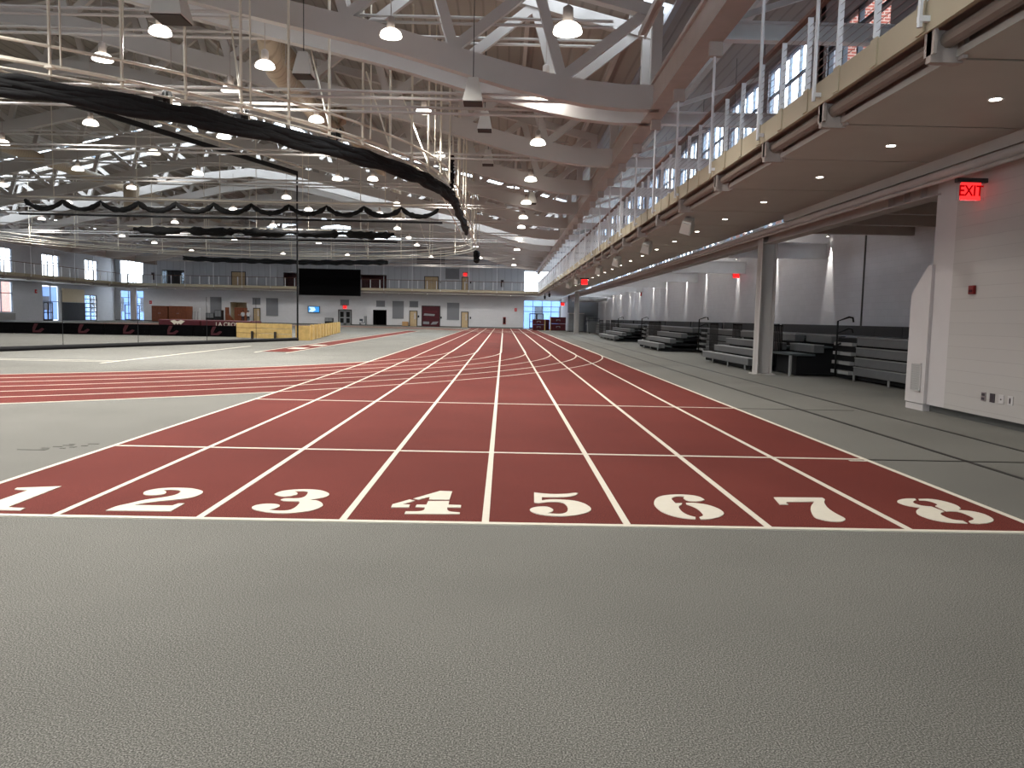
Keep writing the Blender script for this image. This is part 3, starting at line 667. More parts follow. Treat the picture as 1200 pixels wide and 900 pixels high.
door('Y', YF, -5.97, -4.97, 5.1, 7.0, 'single oak door on upper walkway under a lit red exit sign')
door('X', XR, 104.6, 107.2, 0, 2.2, 'oak doors at the end of the right corridor', 2)

# ------------------------------------------------------------------ roof trusses
TY = [22.9, 24.5, 31.3, 38.4, 45.5, 52.6, 60.2, 65.5, 70.9, 77.6, 84.7, 91.8, 98.9]
def truss(label):
    t = thing('roof_truss', label, 'roof truss', (XC, 0, 0), 'arched steel roof trusses')
    D = [(-25.7 + 25.7 * i / 24.0) for i in range(25)]
    xs = sorted(set([XC + d for d in D] + [XC - d for d in D]))
    mb = MB(); k = len(xs); vs = []; fs = []
    for x in xs:
        z = zbot(x)
        for y in (-.17, .17):
            vs += [(x, y, z), (x, y, z + .68)]
    for i in range(k - 1):
        a, b = i * 4, i * 4 + 4
        fs += [(a, b, b + 1, a + 1), (a + 2, b + 2, b + 3, a + 3), (a + 1, b + 1, b + 3, a + 3), (a, b, b + 2, a + 2)]
    fs += [(0, 1, 3, 2), (4 * k - 4, 4 * k - 3, 4 * k - 1, 4 * k - 2)]
    mb.add(vs, fs).build('bottom_chord', M['steel'], t)
    mb = MB()
    for a, b in ((XC, XG), (2 * XC - XG, XC)):
        mb.bar((a, 0, ztop(a)), (b, 0, ztop(b)), .30, .34)
    mb.build('top_chord', M['steel'], t)
    for s in (1, -1):
        f = lambda x: XC + s * (x - XC)
        for q in range(8):
            xb = 1.55 - 3.13 * q
            for xt in (xb + 2.35, xb - .78):
                xt = max(xt, XC)
                MB().bar((f(xb), 0, zbot(f(xb)) + .66), (f(xt), 0, ztop(f(xt)) - .1), .18, .29).build('web', M['steel'], t)
        MB().bar((f(4.25), 0, 8.2), (f(4.25), 0, ztop(f(4.25))), .25, .3).build('post', M['steel'], t)
    for (z, xa) in ((7.82, 4.2), (7.99, 4.2)):
        MB().tube([(xa, 0.12, z), (2 * XC - xa, 0.12, z)], .045, 6).build('tie_rod', M['steel'], t)
    for z in (9.95, 10.12):
        MB().tube([(3.0, 0.12, z), (2 * XC - 3.0, 0.12, z)], .045, 6).build('tie_rod', M['steel'], t)
    for x in (2.9, 2 * XC - 2.9):
        MB().box(x - .06, x + .06, -.1, .3, 7.7, 8.1).build('tie_clamp', M['steel'], t)
    return t
t0 = truss('grey arched steel roof truss with tie rods, first from the camera')
for i, y in enumerate(TY):
    if i == 0: t0.location = (XC, y, 0)
    else: dup(t0, (XC, y, 0), 'grey arched steel roof truss with tie rods, %s from the camera' % ORD[i])

# girders along both edges of the long span, with the rods' brackets
SEAM = [-3.9, -0.7, 2.5, 5.7, 8.7, 11.6, 14.1, 17.3, 20.8, 23.9, 27.2, 30.6]
while SEAM[-1] < 101: SEAM.append(SEAM[-1] + 3.3)
for s, lab in ((1, 'long grey steel girder carrying the truss ends above the right walkway'), (-1, 'long grey steel girder carrying the truss ends on the window side')):
    x = XG if s == 1 else 2 * XC - XG
    g = thing('roof_girder', lab, 'girder', (x, YB, 7.6))
    MB().box(x - .27, x + .27, YB, 105, 7.6, 7.66).box(x - .05, x + .05, YB, 105, 7.66, 8.3).box(x - .27, x + .27, YB, 105, 8.3, 8.36).box(x - .2, x + .2, YB, 105, 7.66, 8.3).build('beam', M['taupe'], g)
    if s == 1:
        for y in SEAM:
            if y > 8: MB().box(x - .02, x + .27, y - .07, y + .07, 7.3, 7.9).build('rod_bracket', M['taupe'], g)
tag(MB().tube([(4.62, YB, 9.0), (4.62, 104, 9.0)], .13, 10).build('sprinkler_pipe', M['taupe'], loc=(4.62, YB, 9.0)), 'fat taupe pipe running just above the right girder', 'pipe')
tag(MB().box(3.55, 3.75, YB, 21.9, 9.35, 9.42).box(3.55, 3.58, YB, 21.9, 9.25, 9.35).box(3.72, 3.75, YB, 21.9, 9.25, 9.35).build('cable_tray', M['steel'], loc=(3.65, YB, 9.3)), 'thin cable tray above the right girder, ending at the first truss', 'cable tray')
wb = thing('side_beam', 'pale steel beam along the roof between girder and siding wall', 'beam', (6.2, YB, 9.4))
MB().box(6.1, 6.3, YB, 104, 9.35, 9.4).box(6.17, 6.23, YB, 104, 9.4, 9.65).box(6.1, 6.3, YB, 104, 9.65, 9.7).build('beam', M['white_metal'], wb)
for i, y in enumerate([17.2] + TY[1:]):
    x1 = 8.35 if y < 21 else 11.15
    tag(MB().box(4.66, x1, y - .12, y + .12, 7.95, 8.0).box(4.66, x1, y - .03, y + .03, 7.65, 7.95).box(4.66, x1, y - .12, y + .12, 7.6, 7.65).build('cross_beam', M['white_metal'], loc=(6, y, 7.6)),
        'pale steel cross beam from girder to side wall, %s from the camera' % ORD[i], 'beam', 'cross beams over the right walkway')
    MBx = MB().bar((4.66, y, 8.0), (7.9, y, 9.1), .1, .12)
    tag(MBx.build('roof_brace', M['white_metal'], loc=(6, y, 8)), 'pale diagonal brace on the cross beam that is %s from the camera' % ORD[i], 'brace', 'braces over the right walkway')

# ------------------------------------------------------------------ elevated walkways with cable railings
def walkway(label, rail_label, mp, u0, u1, seams, step, soffit=True, rod_top=7.55, cat='walkway'):
    """mp(u, v, z): u along the edge, v inwards from the edge"""
    def bx(mb, a, b, v0, v1, z0, z1):
        p, q = mp(a, v0, z0), mp(b, v1, z1)
        return mb.box(p[0], q[0], p[1], q[1], p[2], q[2])
    w = thing('elevated_walkway', label, cat, mp((u0 + u1) / 2, 0, 4.45))
    bx(MB(), u0, u1, .06, 3.6 if not soffit else 3.15, 4.86, 5.05).build('deck', M['taupe'], w)
    mb = MB(); bx(mb, u0, u1, 0, .06, 4.76, 5.10)
    u = u0 + step * .5
    pu = []
    while u < u1: pu.append(u); u += step
    for u in pu: bx(mb, u - .09, u + .09, -.02, 0, 4.78, 5.12)
    mb.build('fascia', M['fascia'], w)
    if soffit:
        MB().tube([mp(u0, .2, 4.66), mp(u1, .2, 4.66)], .09, 10).build('conduit', M['conduit'], w)
    bx(MB(), u0, u1, .5, .7, 4.58, 4.86).build('edge_beam', M['taupe'], w)
    bx(MB(), u0, u1, 3.0, 3.15, 4.56, 4.86).build('rear_beam', M['taupe'], w)
    for a, b in zip(seams, seams[1:]):
        bx(MB(), a + .03, b - .03, .3, 3.3, 4.48, 4.56).build('soffit_panel', M['soffit'], w)
    for a in seams:
        mb = MB()
        bx(mb, a - .05, a + .05, .02, .38, 4.42, 4.76); bx(mb, a - .14, a + .14, .32, .38, 4.44, 4.80); bx(mb, a - .1, a + .1, .02, .06, 4.5, 4.76)
        mb.build('bracket', M['taupe'], w)
        if rod_top: bx(MB().tube([mp(a, -.10, 4.8), mp(a, -.10, rod_top)], .03, 6), a - .03, a + .03, -.12, 0, 4.86, 4.92).build('hanger_rod', M['white_metal'], w)
    r = thing('cable_railing', rail_label, 'railing', mp((u0 + u1) / 2, 0, 5.1))
    for u in pu:
        mb = MB(); t = .012 if soffit else .05
        bx(mb, u - t, u + t, -.03, .05, 5.125, 6.2)
        mb.build('post', M['white_metal'], r)
    bx(MB(), u0, u1, -.05, .04, 6.2, 6.26).build('top_rail', M['brown'], r)
    for k in range(9):
        z = 5.2 + k * .108
        MB().tube([mp(u0, 0, z), mp(u1, 0, z)], .005, 4).build('cable', M['plate_steel'], r)
    return w
walkway('cream-edged upper walkway running along the right side above the bleachers', 'cable railing with brown top rail on the right walkway',
        lambda u, v, z: (4.6 + v, u, z), -6.0, 104.4, SEAM, 1.1)
fs_ = [-50.4 + 3.8 * i for i in range(16)]; fs_[-1] = 4.6
walkway('cream-edged upper walkway across the far end wall', 'cable railing on the far end walkway',
        lambda u, v, z: (u, 104.4 + v, z), -50.4, 4.6, fs_, 1.27, False, 11.8)
ls_ = [20 + 4.2 * i for i in range(21)]; ls_[-1] = 104.4
walkway('cream-edged upper walkway along the window wall opposite the bleachers', 'cable railing on the window-side walkway',
        lambda u, v, z: (-50.4 - v, u, z), 20.0, 104.4, ls_, 1.7, False, 9.9)

# downlights set in the soffit, speakers and signs hanging under it
DLY = [(a + b) / 2 for a, b in zip(SEAM, SEAM[1:])]
for i, y in enumerate(v for v in DLY if 7 < v < 70):
    d = thing('downlight', 'small round lit downlight in the walkway soffit, %s from the near end' % ORD[i], 'downlight', (6.3, y, 4.46), 'downlights under the right walkway')
    MB().lathe([(.065, 4.472), (.09, 4.466), (.09, 4.482)], (6.3, y, 0), 20, cap=False).build('trim_ring', M['white_metal'], d)
    MB().lathe([(.0, 4.468), (.066, 4.468), (.066, 4.481)], (6.3, y, 0), 20).build('lens', M['lens'], d)
    la = bpy.data.lights.new('downlight_lamp', 'SPOT'); la.energy = 22; la.spot_size = 1.7; la.spot_blend = .8; la.shadow_soft_size = .06; la.color = (1, .95, .88)
    lo = bpy.data.objects.new('downlight_lamp', la); COL.objects.link(lo); lo.location = (0, 0, -.02); lo.parent = d

for i, x in enumerate([-48.5 + 3.8 * k for k in range(14)]):  # row of downlights added to brighten the lower far wall
    d = thing('downlight', 'small lit downlight added under the far end walkway, %s from its window end' % ORD[i], 'downlight', (x, 105.6, 4.46), 'downlights added under the far walkway')
    MB().lathe([(.065, 4.45), (.09, 4.446), (.09, 4.482)], (x, 105.6, 0), 16, cap=False).build('trim_ring', M['white_metal'], d)
    MB().lathe([(.0, 4.448), (.066, 4.448), (.066, 4.481)], (x, 105.6, 0), 16).build('lens', M['lens'], d)
    if i == 0:
        l5 = bpy.data.lights.new('downlight_lamp', 'SPOT'); l5.energy = 130; l5.spot_size = 2.6; l5.spot_blend = .9; l5.shadow_soft_size = .06; l5.color = (1, .96, .92)
    lo = bpy.data.objects.new('downlight_lamp', l5); COL.objects.link(lo); lo.location = (0, 0, -.03); lo.parent = d

def box_speaker(x, y, z, label):
    s = thing('speaker', label, 'speaker', (x, y, z), 'white box speakers under the right walkway')
    o = MB().prism([(-.17, -.2), (.17, -.2), (.13, .2), (-.13, .2)], 'Y', -.17, .17)
    o.v = [tuple(Matrix.Rotation(.6, 3, 'X') @ Matrix.Rotation(-.5, 3, 'Z') @ Vector(v) + Vector((x, y, z))) for v in o.v]
    b = o.build('cabinet', M['speaker'], s, bevel=.012)
    g = MB().box(-.13, .13, -.2, -.17, -.17, .15)
    g.v = [tuple(Matrix.Rotation(.6, 3, 'X') @ Matrix.Rotation(-.5, 3, 'Z') @ Vector(v) + Vector((x, y, z))) for v in g.v]
    g.build('grille', M['speaker'], s)
    MB().tube([(x, y, z + .12), (x, y, 4.47)], .03, 8).lathe([(.08, 4.45), (.08, 4.475)], (x, y, 0), 12).build('mount', M['taupe'], s)
for i, (y, z) in enumerate(((22.0, 4.22), (28.2, 4.18), (35.6, 4.2), (42.3, 4.2), (55, 4.2), (62, 4.2))):
    box_speaker(5.15, y, z, 'white box speaker tilted under the right walkway, %s from the camera' % ORD[i])
for y, w in ((83.8, 'nearer'), (93, 'farther')):
    c = thing('security_camera', 'dark bracket-mounted camera hanging at walkway edge, %s of two' % w, 'camera', (4.9, y, 4.1))
    MB().tube([(4.9, y, 4.5), (4.9, y, 4.1)], .04, 8).build('arm', M['blackplastic'], c)
    MB().lathe([(0, -.3), (.1, -.28), (.14, 0), (.1, .12), (0, .14)], (4.9, y, 4.1), 12).build('housing', M['blackplastic'], c, True)

def exit_sign(x, y, z, label, s=1.0, rod=None, flag=0, glow=True, rz=0):
    e = thing('exit_sign', label, 'exit sign', (x, y, z))
    w, h = .21 * s, .135 * s
    MB().box(x - w - .03, x + w + .03 + flag, y - .04, y + .05, z + h, z + h + .07 * s).build('canopy', M['door_frame'], e, bevel=.008)
    MB().box(x - w * .75, x + w * .75, y - .012, y + .012, z - h, z + h).build('lit_panel', M['red'], e)
    MB().box(x - w - .01, x + w + .01, y - .008, y + .008, z - h - .012, z - h).box(x + w, x + w + .012, y - .008, y + .008, z - h, z + h).box(x - w - .012, x - w, y - .008, y + .008, z - h, z + h).build('edge', M['glass'] if s < 1.01 else M['plate_steel'], e)
    text_part('letters', 'EXIT', .235 * s, M['redletters'], e, facing_cam(x, y - .016, z) @ Matrix.Scale(.82, 4, (1, 0, 0)), .003, .004)
    if rod: MB().tube([(x, y, z + h + .05), (x, y, rod)], .015, 6).build('stem', M['white_metal'], e)
    if glow:
        l = bpy.data.lights.new('exit_glow', 'AREA'); l.energy = 2.2 * s; l.color = (1, .08, .08); l.size = .3 * s; l.shape = 'SQUARE'
        lo = bpy.data.objects.new('exit_glow', l); COL.objects.link(lo); lo.location = (0, -.03, 0); lo.rotation_euler = (PI / 2, 0, 0); lo.parent = e
exit_sign(7.40, 12.4, 3.69, 'lit red exit sign flagged off the near white block wall', 1.0, flag=.04)
exit_sign(5.15, 49.8, 3.9, 'lit red exit sign hanging under the right walkway', 1.25, 4.46)
exit_sign(-5.47, 107.85, 7.35, 'small lit exit sign above oak door on far upper walkway', 1.5, glow=False)
exit_sign(-22.15, 107.85, 2.5, 'small lit exit sign over the glazed doors in the far wall', 1.5, glow=False)
exit_sign(7.35, 96.5, 3.3, 'red exit sign at the mouth of the far right corridor', 1.3, 4.45, glow=False)
def strobe(x, y, z, label, ax='Y', sg=1):
    q = thing('alarm_strobe', label, 'alarm light', (x, y, z))
    def bx(mb, w, h, d0, d1):
        if ax == 'Y': return mb.box(x - w, x + w, y - d0, y - d1, z - h, z + h)
        return mb.box(x - d0 * sg, x - d1 * sg, y - w, y + w, z - h, z + h)
    bx(MB(), .17, .22, 0, .08).build('body', M['alarm_red'], q, bevel=.01)
    bx(MB(), .09, .05, .08, .11).build('flash_lens', M['white_smooth'], q)
strobe(6.55 - 4.9, YF, 2.6, 'red alarm light on the far grey wall left of the glazed entrance')
strobe(-49.1, YF, 2.6, 'red alarm light on far wall beside the distant left glazed doors')
strobe(XL, 89.8, 3.4, 'red alarm light on the window wall under the walkway', 'X', -1)
strobe(XR, 63, 3.7, 'red alarm light high on the wall above the bleachers', 'X', 1)
ws = exit_sign(10.85, 36.2, 3.72, 'red exit sign angled on the wall above the bleachers', .95, glow=False)
# ------------------------------------------------------------------ high-bay lamps hanging in rows; the farthest ones added to brighten the end wall
ROWS = [(1.15, 'row beside the right girder', [(7.0, 8.6), (15.7, 7.15), (24.3, 8.75), (29.4, 8.0), (37.1, 8.0), (44.5, 8.0), (51.0, 8.0), (56.5, 8.0), (65.0, 8.0), (75, 8.0), (86, 8.0), (97, 8.0)]),
        (-3.1, 'second row from the right girder', [(3.5, 8.8), (12, 8.8), (20.9, 8.8), (29.2, 9.0), (35.9, 8.8), (45, 8.8), (55, 8.8), (66, 8.8), (82.2, 8.8), (97, 8.8)]),
        (-7.25, 'third row from the right girder', [(6, 8.8), (15, 8.8), (23.7, 8.8), (30.0, 8.8), (42.6, 8.8), (52, 8.8)]),
        (-9.2, 'fourth row from the right girder', [(2, 8.8), (12, 8.8), (21.1, 8.8), (26.3, 8.8), (42.8, 8.8), (57.0, 8.8), (66.4, 8.8), (74.3, 8.8), (81.3, 8.8), (97, 8.8)]),
        (-11.9, 'fifth row from the right girder', [(8, 8.8), (16, 8.8), (23.4, 8.8), (28.1, 8.8), (33.2, 8.8)]),
        (-14.0, 'sixth row from the right girder', [(50, 8.8), (55.6, 8.8)]),
        (-16.5, 'seventh row from the right girder', [(5, 8.8), (15, 8.8), (24, 8.8), (31.4, 8.8), (36.9, 8.8), (42.1, 8.8)]),
        (-19.6, 'eighth row from the right girder', [(56.4, 8.8), (66, 8.8), (82, 8.8), (97, 8.8)]),
        (-22.6, 'ninth row from the right girder', [(8, 8.8), (18, 8.8), (27, 8.8), (35.5, 8.8), (41.6, 8.8), (47.5, 8.8)]),
        (-27.6, 'tenth row from the right girder', [(65.4, 8.8), (79.7, 8.8), (97, 8.8)]),
        (-30.4, 'eleventh row from the right girder', [(14, 8.8), (25, 8.8), (36, 8.8), (47.6, 8.8), (54.6, 8.8)]),
        (-38.4, 'row nearest the window wall', [(20, 8.8), (35, 8.8), (50, 8.8), (65, 8.8), (78.5, 8.8), (85.6, 8.8), (95.7, 8.8)])]
def high_bay():
    h = thing('high_bay_lamp', 'x', 'ceiling lamp', (0, 0, 0), 'lit high-bay lamps')
    MB().lathe([(.0, .52), (.05, .52), (.10, .48), (.11, .22), (.08, .17)], (0, 0, 0), 16).build('gear_housing', M['taupe'], h, True)
    MB().lathe([(.09, .185), (.19, .17), (.26, .11), (.29, .02), (.285, 0), (.25, 0)], (0, 0, 0), 24, cap=False).build('glass_dome', M['lampdome'], h, True)
    MB().lathe([(0, .02), (.25, .02)], (0, 0, 0), 24).build('lens', M['lampdome'], h)
    MB().tube([(0, 0, .5), (0, 0, 2.6)], .014, 6).build('stem', M['taupe'], h)
    return h
hb = high_bay(); first = True
LAMP_E = 88
la = bpy.data.lights.new('high_bay_light', 'AREA'); la.shape = 'DISK'; la.size = .5; la.energy = LAMP_E; la.spread = math.radians(140); la.color = (1.0, .97, .93)
lfar = la.copy(); lfar.energy = 165; lfar.spread = PI
for x, rl, ys in ROWS:
    for i, (y, z) in enumerate(ys):
        lab = 'lit high-bay lamp, %s from the front in the %s' % (ORD[i], rl)
        if first: o = hb; o.location = (x, y, z); o['label'] = lab; first = False
        else: o = dup(hb, (x, y, z), lab)
        lo = bpy.data.objects.new('high_bay_light', lfar if y > 80 else la); COL.objects.link(lo); lo.location = (0, 0, -.03); lo.parent = o

# hanging trapezoid speakers
def hang_speaker(x, y, z, s, top, label):
    q = thing('hanging_speaker', label, 'speaker', (x, y, z))
    mb = MB(); a, b, h = .26 * s, .13 * s, .62 * s
    vs = [(x - a, y - a, z), (x + a, y - a, z), (x + a, y + a, z), (x - a, y + a, z), (x - b, y - b, z + h), (x + b, y - b, z + h), (x + b, y + b, z + h), (x - b, y + b, z + h)]
    mb.add(vs, [(0, 1, 2, 3), (4, 5, 6, 7), (0, 1, 5, 4), (1, 2, 6, 5), (2, 3, 7, 6), (3, 0, 4, 7)]).build('cabinet', M['speaker'], q, bevel=.015)
    MB().box(x - a * .92, x + a * .92, y - a * .92, y + a * .92, z - .03, z).build('grille', M['grille'], q)
    MB().tube([(x, y, z + h), (x, y, top)], .012, 6).build('cable', M['blackplastic'], q)
hang_speaker(-5.56, 21.6, 7.95, 1.0, 12.5, 'white trapezoid speaker hanging near the cream duct')
hang_speaker(-.98, 22.2, 7.5, 1.1, 10.4, 'trapezoid speaker hanging in front of the first truss')
hang_speaker(-.78, 27.0, 7.9, 1.0, 11.2, 'pale trapezoid speaker just behind the one before the first truss')
hang_speaker(-.81, 34.0, 8.1, 1.0, 11.2, 'pale trapezoid speaker hanging beyond the third truss')
hang_speaker(-8.22, 19.5, 8.6, 1.5, 13, 'large speaker cabinet at the top of the picture above the oval rails')
hang_speaker(1.5, 45.0, 8.1, 1.0, 11, 'small pale trapezoid speaker hanging far along the straight')

# air ducts and diffuser drums
for x, r, lab in ((-8.6, .36, 'long cream round air duct under the roof on the track side'), (-31, .36, 'long cream round air duct under the roof on the window side')):
    d = thing('air_duct', lab, 'air duct', (x, 25, 11.4))
    MB().tube([(x, 25, 11.4), (x, 100, 11.4)], r, 16).build('duct', M['duct'], d, True)
    MB().tube([(x, 25, 11.4), (x, 24.9, 11.4)], r + .05, 16).build('end_collar', M['steel'], d)
    for y in range(30, 100, 9):
        MB().tube([(x, y, 11.4 + r), (x, y, ztop(x))], .02, 6).build('strap', M['steel'], d)
d = thing('air_duct', 'short fat cream duct slung under the trusses with an elbow at each end', 'air duct', (-7.7, 30, 9.4))
P = [(-7.7, 25.4, 11.2), (-7.7, 25.5, 10.3), (-7.7, 25.8, 9.8), (-7.7, 26.4, 9.55)] + [(-7.7, 27 + i, 9.55) for i in range(9)] + [(-7.7, 35.7, 9.75), (-7.7, 36.0, 10.25), (-7.7, 36.1, 11.0)]
MB().tube(P, .36, 16).build('duct', M['duct'], d, True)
for y in (27.5, 30, 32.5, 35): MB().lathe([(.375, y), (.375, y + .06)], (-7.7, 0, 9.55), 16, 'Y', False).tube([(-7.7, y, 9.8), (-7.7, y, 13)], .015, 5).build('band', M['steel'], d)
for x, y, z0, z1, lab in ((-8.5, 62.0, 9.1, 10.9, 'cream cylindrical air drum hanging beyond the swagged net'), (-28.4, 59.6, 9.1, 10.9, 'cream cylindrical air drum hanging at far left')):
    d = thing('diffuser_drum', lab, 'air diffuser', (x, y, z0))
    MB().lathe([(.0, z0), (.5, z0), (.55, z0 + .1), (.55, z1), (.3, z1 + .08)], (x, y, 0), 24).build('drum', M['duct'], d, True)
    MB().lathe([(.57, z0 + .5), (.57, z0 + .56)], (x, y, 0), 24).build('band', M['steel'], d)

# ------------------------------------------------------------------ oval curtain track hung over the inner edge of the bend
LR = 19.05
def loop(a0=None, a1=None, n=120, r=LR):
    """points along the loop; parameter 0..1 from the near end of the right straight, counter-clockwise"""
    P = []
    for i in range(n): 
        t = -PI + PI * i / n
        P.append((CX + r * math.cos(t), 34 + r * math.sin(t)))
    for i in range(20): P.append((CX + r, 34 + 26 * i / 20))
    for i in range(n):
        t = PI * i / n
        P.append((CX + r * math.cos(t), 60 + 16 * math.sin(t)))
    for i in range(20): P.append((CX - r, 60 - 26 * i / 20))
    return P
LP = loop()
ct = thing('curtain_track', 'oval of cream steel pipes hung from the roof above the inner track edge', 'curtain track', (CX, 47, 6.75))
for z, r in ((7.5, .04), (7.05, .04), (6.85, .03)):
    MB().tube([(x, y, z) for x, y in LP], r, 8, True).build('rail', M['pipe'], ct)
MB().tube([(CX + (x - CX) * .96, y, 7.15) for x, y in LP], .03, 6, True).build('rail', M['pipe'], ct)
acc = 0; last = None; nh = 0
for i, (x, y) in enumerate(LP):
    if last: acc += math.hypot(x - last[0], y - last[1])
    last = (x, y)
    if acc > (1.45 if (y < 33 and x > -16) else 3.6):
        acc = 0; nh += 1
        top = ztop(max(-46.9, x)) + .1
        mb = MB(); mb.tube([(x, y, 6.85), (x, y, top)], .04, 6)
        mb.box(x - .09, x + .09, y - .09, y + .09, 7.0, 7.06)
        mb.build('hanger', M['pipe'], ct)
        if nh % 2 == 0:
            dx = (CX - x); dy = (47 - y); l = math.hypot(dx, dy)
            MB().tube([(x, y, 7.1), (x + dx / l * 1.6, y + dy / l * 1.6, 9.9)], .028, 6).build('brace', M['pipe'], ct)
        if nh % 3 == 1:
            MB().tube([(x + .25, y, 7.05), (x + .25, y, top)], .025, 6).build('hanger', M['pipe'], ct)
# vertical rods clustered where the curtain motors hang on the straight side
for i, (x, y) in enumerate(((-2.25, 31), (-2.0, 33.5), (-2.4, 35), (-1.9, 36.8), (-2.6, 38), (-2.2, 40), (-2.5, 42.5), (-2.3, 45))):
    MB().tube([(x, y, 6.8), (x, y, 10.8)], .03, 6).build('hanger', M['pipe'], ct)

def bundle(name, pts, label, group=None, n=5, r=.11, spread=.5, sag=None, mname='black', seed=1):
    """gathered netting: several wavering dark folds lying together along a path"""
    rnd = random.Random(seed); mb = MB()
    for k in range(n):
        ph = rnd.random() * 9; f = 2.0 + rnd.random() * 2
        q = []
        rs = []
        for i, p in enumerate(pts):
            z = p[2] - spread * (k / max(1, n - 1)) + .035 * math.sin(i * f * .35 + ph)
            o = .06 * math.sin(i * .37 * f + ph * 2)
            q.append((p[0] + o, p[1] + o * .6, z)); rs.append(r * (.8 + .35 * math.sin(i * .9 + ph * 3) ** 2))
        mb.tube(q, r, 7, False, rs)
    return tag(mb.build(name, M[mname], smooth=True, loc=pts[len(pts) // 2]), label, 'netting', group)
near = []
for i in range(0, 141):
    t = -PI * .93 + PI * .93 * i / 140
    near.append((CX + LR * math.cos(t), 34 + LR * math.sin(t), 6.65))
for i in range(1, 16): near.append((CX + LR, 34 + i * .75, 6.65))
bundle('curtain_net', near, 'thick bundle of gathered black netting under the near curve of oval rails', n=6, r=.10, spread=.32)
far = []
for i in range(61):
    t = PI * (.66 - .34 * i / 60)
    far.append((CX + LR * math.cos(t), 60 + 16 * math.sin(t), 6.62))
bundle('curtain_net', far, 'ragged black netting bunched under the far curve of oval rails', n=4, r=.09, spread=.28, seed=3)
endn = [(CX + LR, 61.4 + i * .12, 6.55) for i in range(12)]
bundle('curtain_net', endn, 'short fat black net end hanging at the right tip of the oval', n=4, r=.2, spread=.5, seed=5)

def divider(y, x0, x1, n, label, sagd, z0=6.95, seed=2, r=.10):
    t = thing('divider_net', label, 'divider net', ((x0 + x1) / 2, y, 6.2))
    pts = []; sw = 14
    for k in range(n):
        for j in range(sw):
            u = j / sw
            pts.append((x0 + (x1 - x0) * (k + u) / n, y, z0 - sagd * (4 * u * (1 - u)) ** .8))
    pts.append((x1, y, z0))
    rnd = random.Random(seed)
    MB().tube(pts, r, 8, False, [r * (.75 + .5 * rnd.random()) * (1.25 if abs(p[2] - z0) > .05 else .6) for p in pts]).build('gathered_net', M['black'], t, True)
    MB().tube([(x0 - .3, y, 6.24), (x1 + .2, y, 6.24)], .055, 6).build('bottom_rope', M['rope'], t)
    mb = MB(); k = len(pts)
    mb.add([p for p in pts] + [(p[0], y, 6.24) for p in pts], [(i, i + 1, k + i + 1, k + i) for i in range(k - 1)])
    mb.build('netting', M['net2'], t)
    MB().tube([(x0 - .4, y, z0 + .15), (x1 + .1, y, z0 + .15)], .04, 6).build('top_pipe', M['pipe'], t)
    for i in range(5):
        x = x0 + (x1 - x0) * (i + .35) / 5
        MB().tube([(x, y, z0 + .15), (x, y, ztop(x))], .022, 6).build('hanger', M['pipe'], t)
divider(39.6, -24.2, -3.4, 11, 'swagged black divider net drawn up in scallops across the hall', .42)
divider(50.6, -24.0, -7.2, 5, 'straight black divider net gathered flat, behind the scalloped one', .10, 6.75, 4, .2)

# net curtain hanging to the floor at left
nc = thing('net_curtain', 'see-through black net curtain from roof to floor with weighted bottom hem', 'net curtain', (-14.6, 33, 0))
A, B = Vector((-20.2, 19.0, 0)), Vector((-11.45, 43.0, 0))
MB().add([(A.x, A.y, .1), (B.x, B.y, .1), (B.x, B.y, 9.1), (A.x, A.y, 9.1)], [(0, 1, 2, 3)]).build('netting', M['net'], nc)
MB().tube([(A.x, A.y, .09), (B.x, B.y, .09)], .085, 8).build('weighted_hem', M['rope'], nc)
MB().bar((A.x, A.y, 9.15), (B.x, B.y, 9.15), .12, .2, (1, 0, 0)).build('top_batten', M['rope'], nc)
MB().tube([(A.x + .3, A.y, 9.45), (B.x + .3, B.y, 9.45)], .04, 6).build('support_pipe', M['pipe'], nc)
MB().tube([(B.x, B.y, 0), (B.x, B.y, 9.2)], .05, 8).build('end_rope', M['rope'], nc)
for u in (.28, .42, .56, .72, .86):
    p = A + (B - A) * u
    MB().tube([(p.x, p.y, .05), (p.x, p.y, 2.2)], .012, 5).build('tie_rope', M['rope'], nc)
    
for (x, y, z, lab) in ((-9.0, 21.0, 7.15, 'black cable winch reel clipped to the oval rails, leftmost'), (-7.4, 22.4, 7.05, 'black cable winch reel on the oval rails, second from left'),
                       (-5.2, 24.4, 7.05, 'black cable winch reel on the oval rails near the first truss end')):
    w = thing('cable_winch', lab, 'winch', (x, y, z), 'curtain winches')
    MB().lathe([(.0, -.06), (.2, -.06), (.2, -.04), (.1, -.03), (.1, .03), (.2, .04), (.2, .06), (0, .06)], (x, y, z), 18, 'X').build('reel', M['blackplastic'], w, True)
    MB().box(x - .12, x + .12, y - .06, y + .06, z - .3, z - .18).box(x + .08, x + .12, y - .04, y + .04, z - .2, z).build('bracket', M['pipe'], w)
    MB().box(x - .35, x - .1, y - .08, y + .08, z - .1, z + .06).build('motor', M['blackplastic'], w, bevel=.02)
bundle('curtain_net', [(-2.3, 32.6, 8.2 - i * .12) for i in range(12)], 'dark net tail hanging down the rods at the bend of oval rails', n=3, r=.10, spread=.1, seed=8)

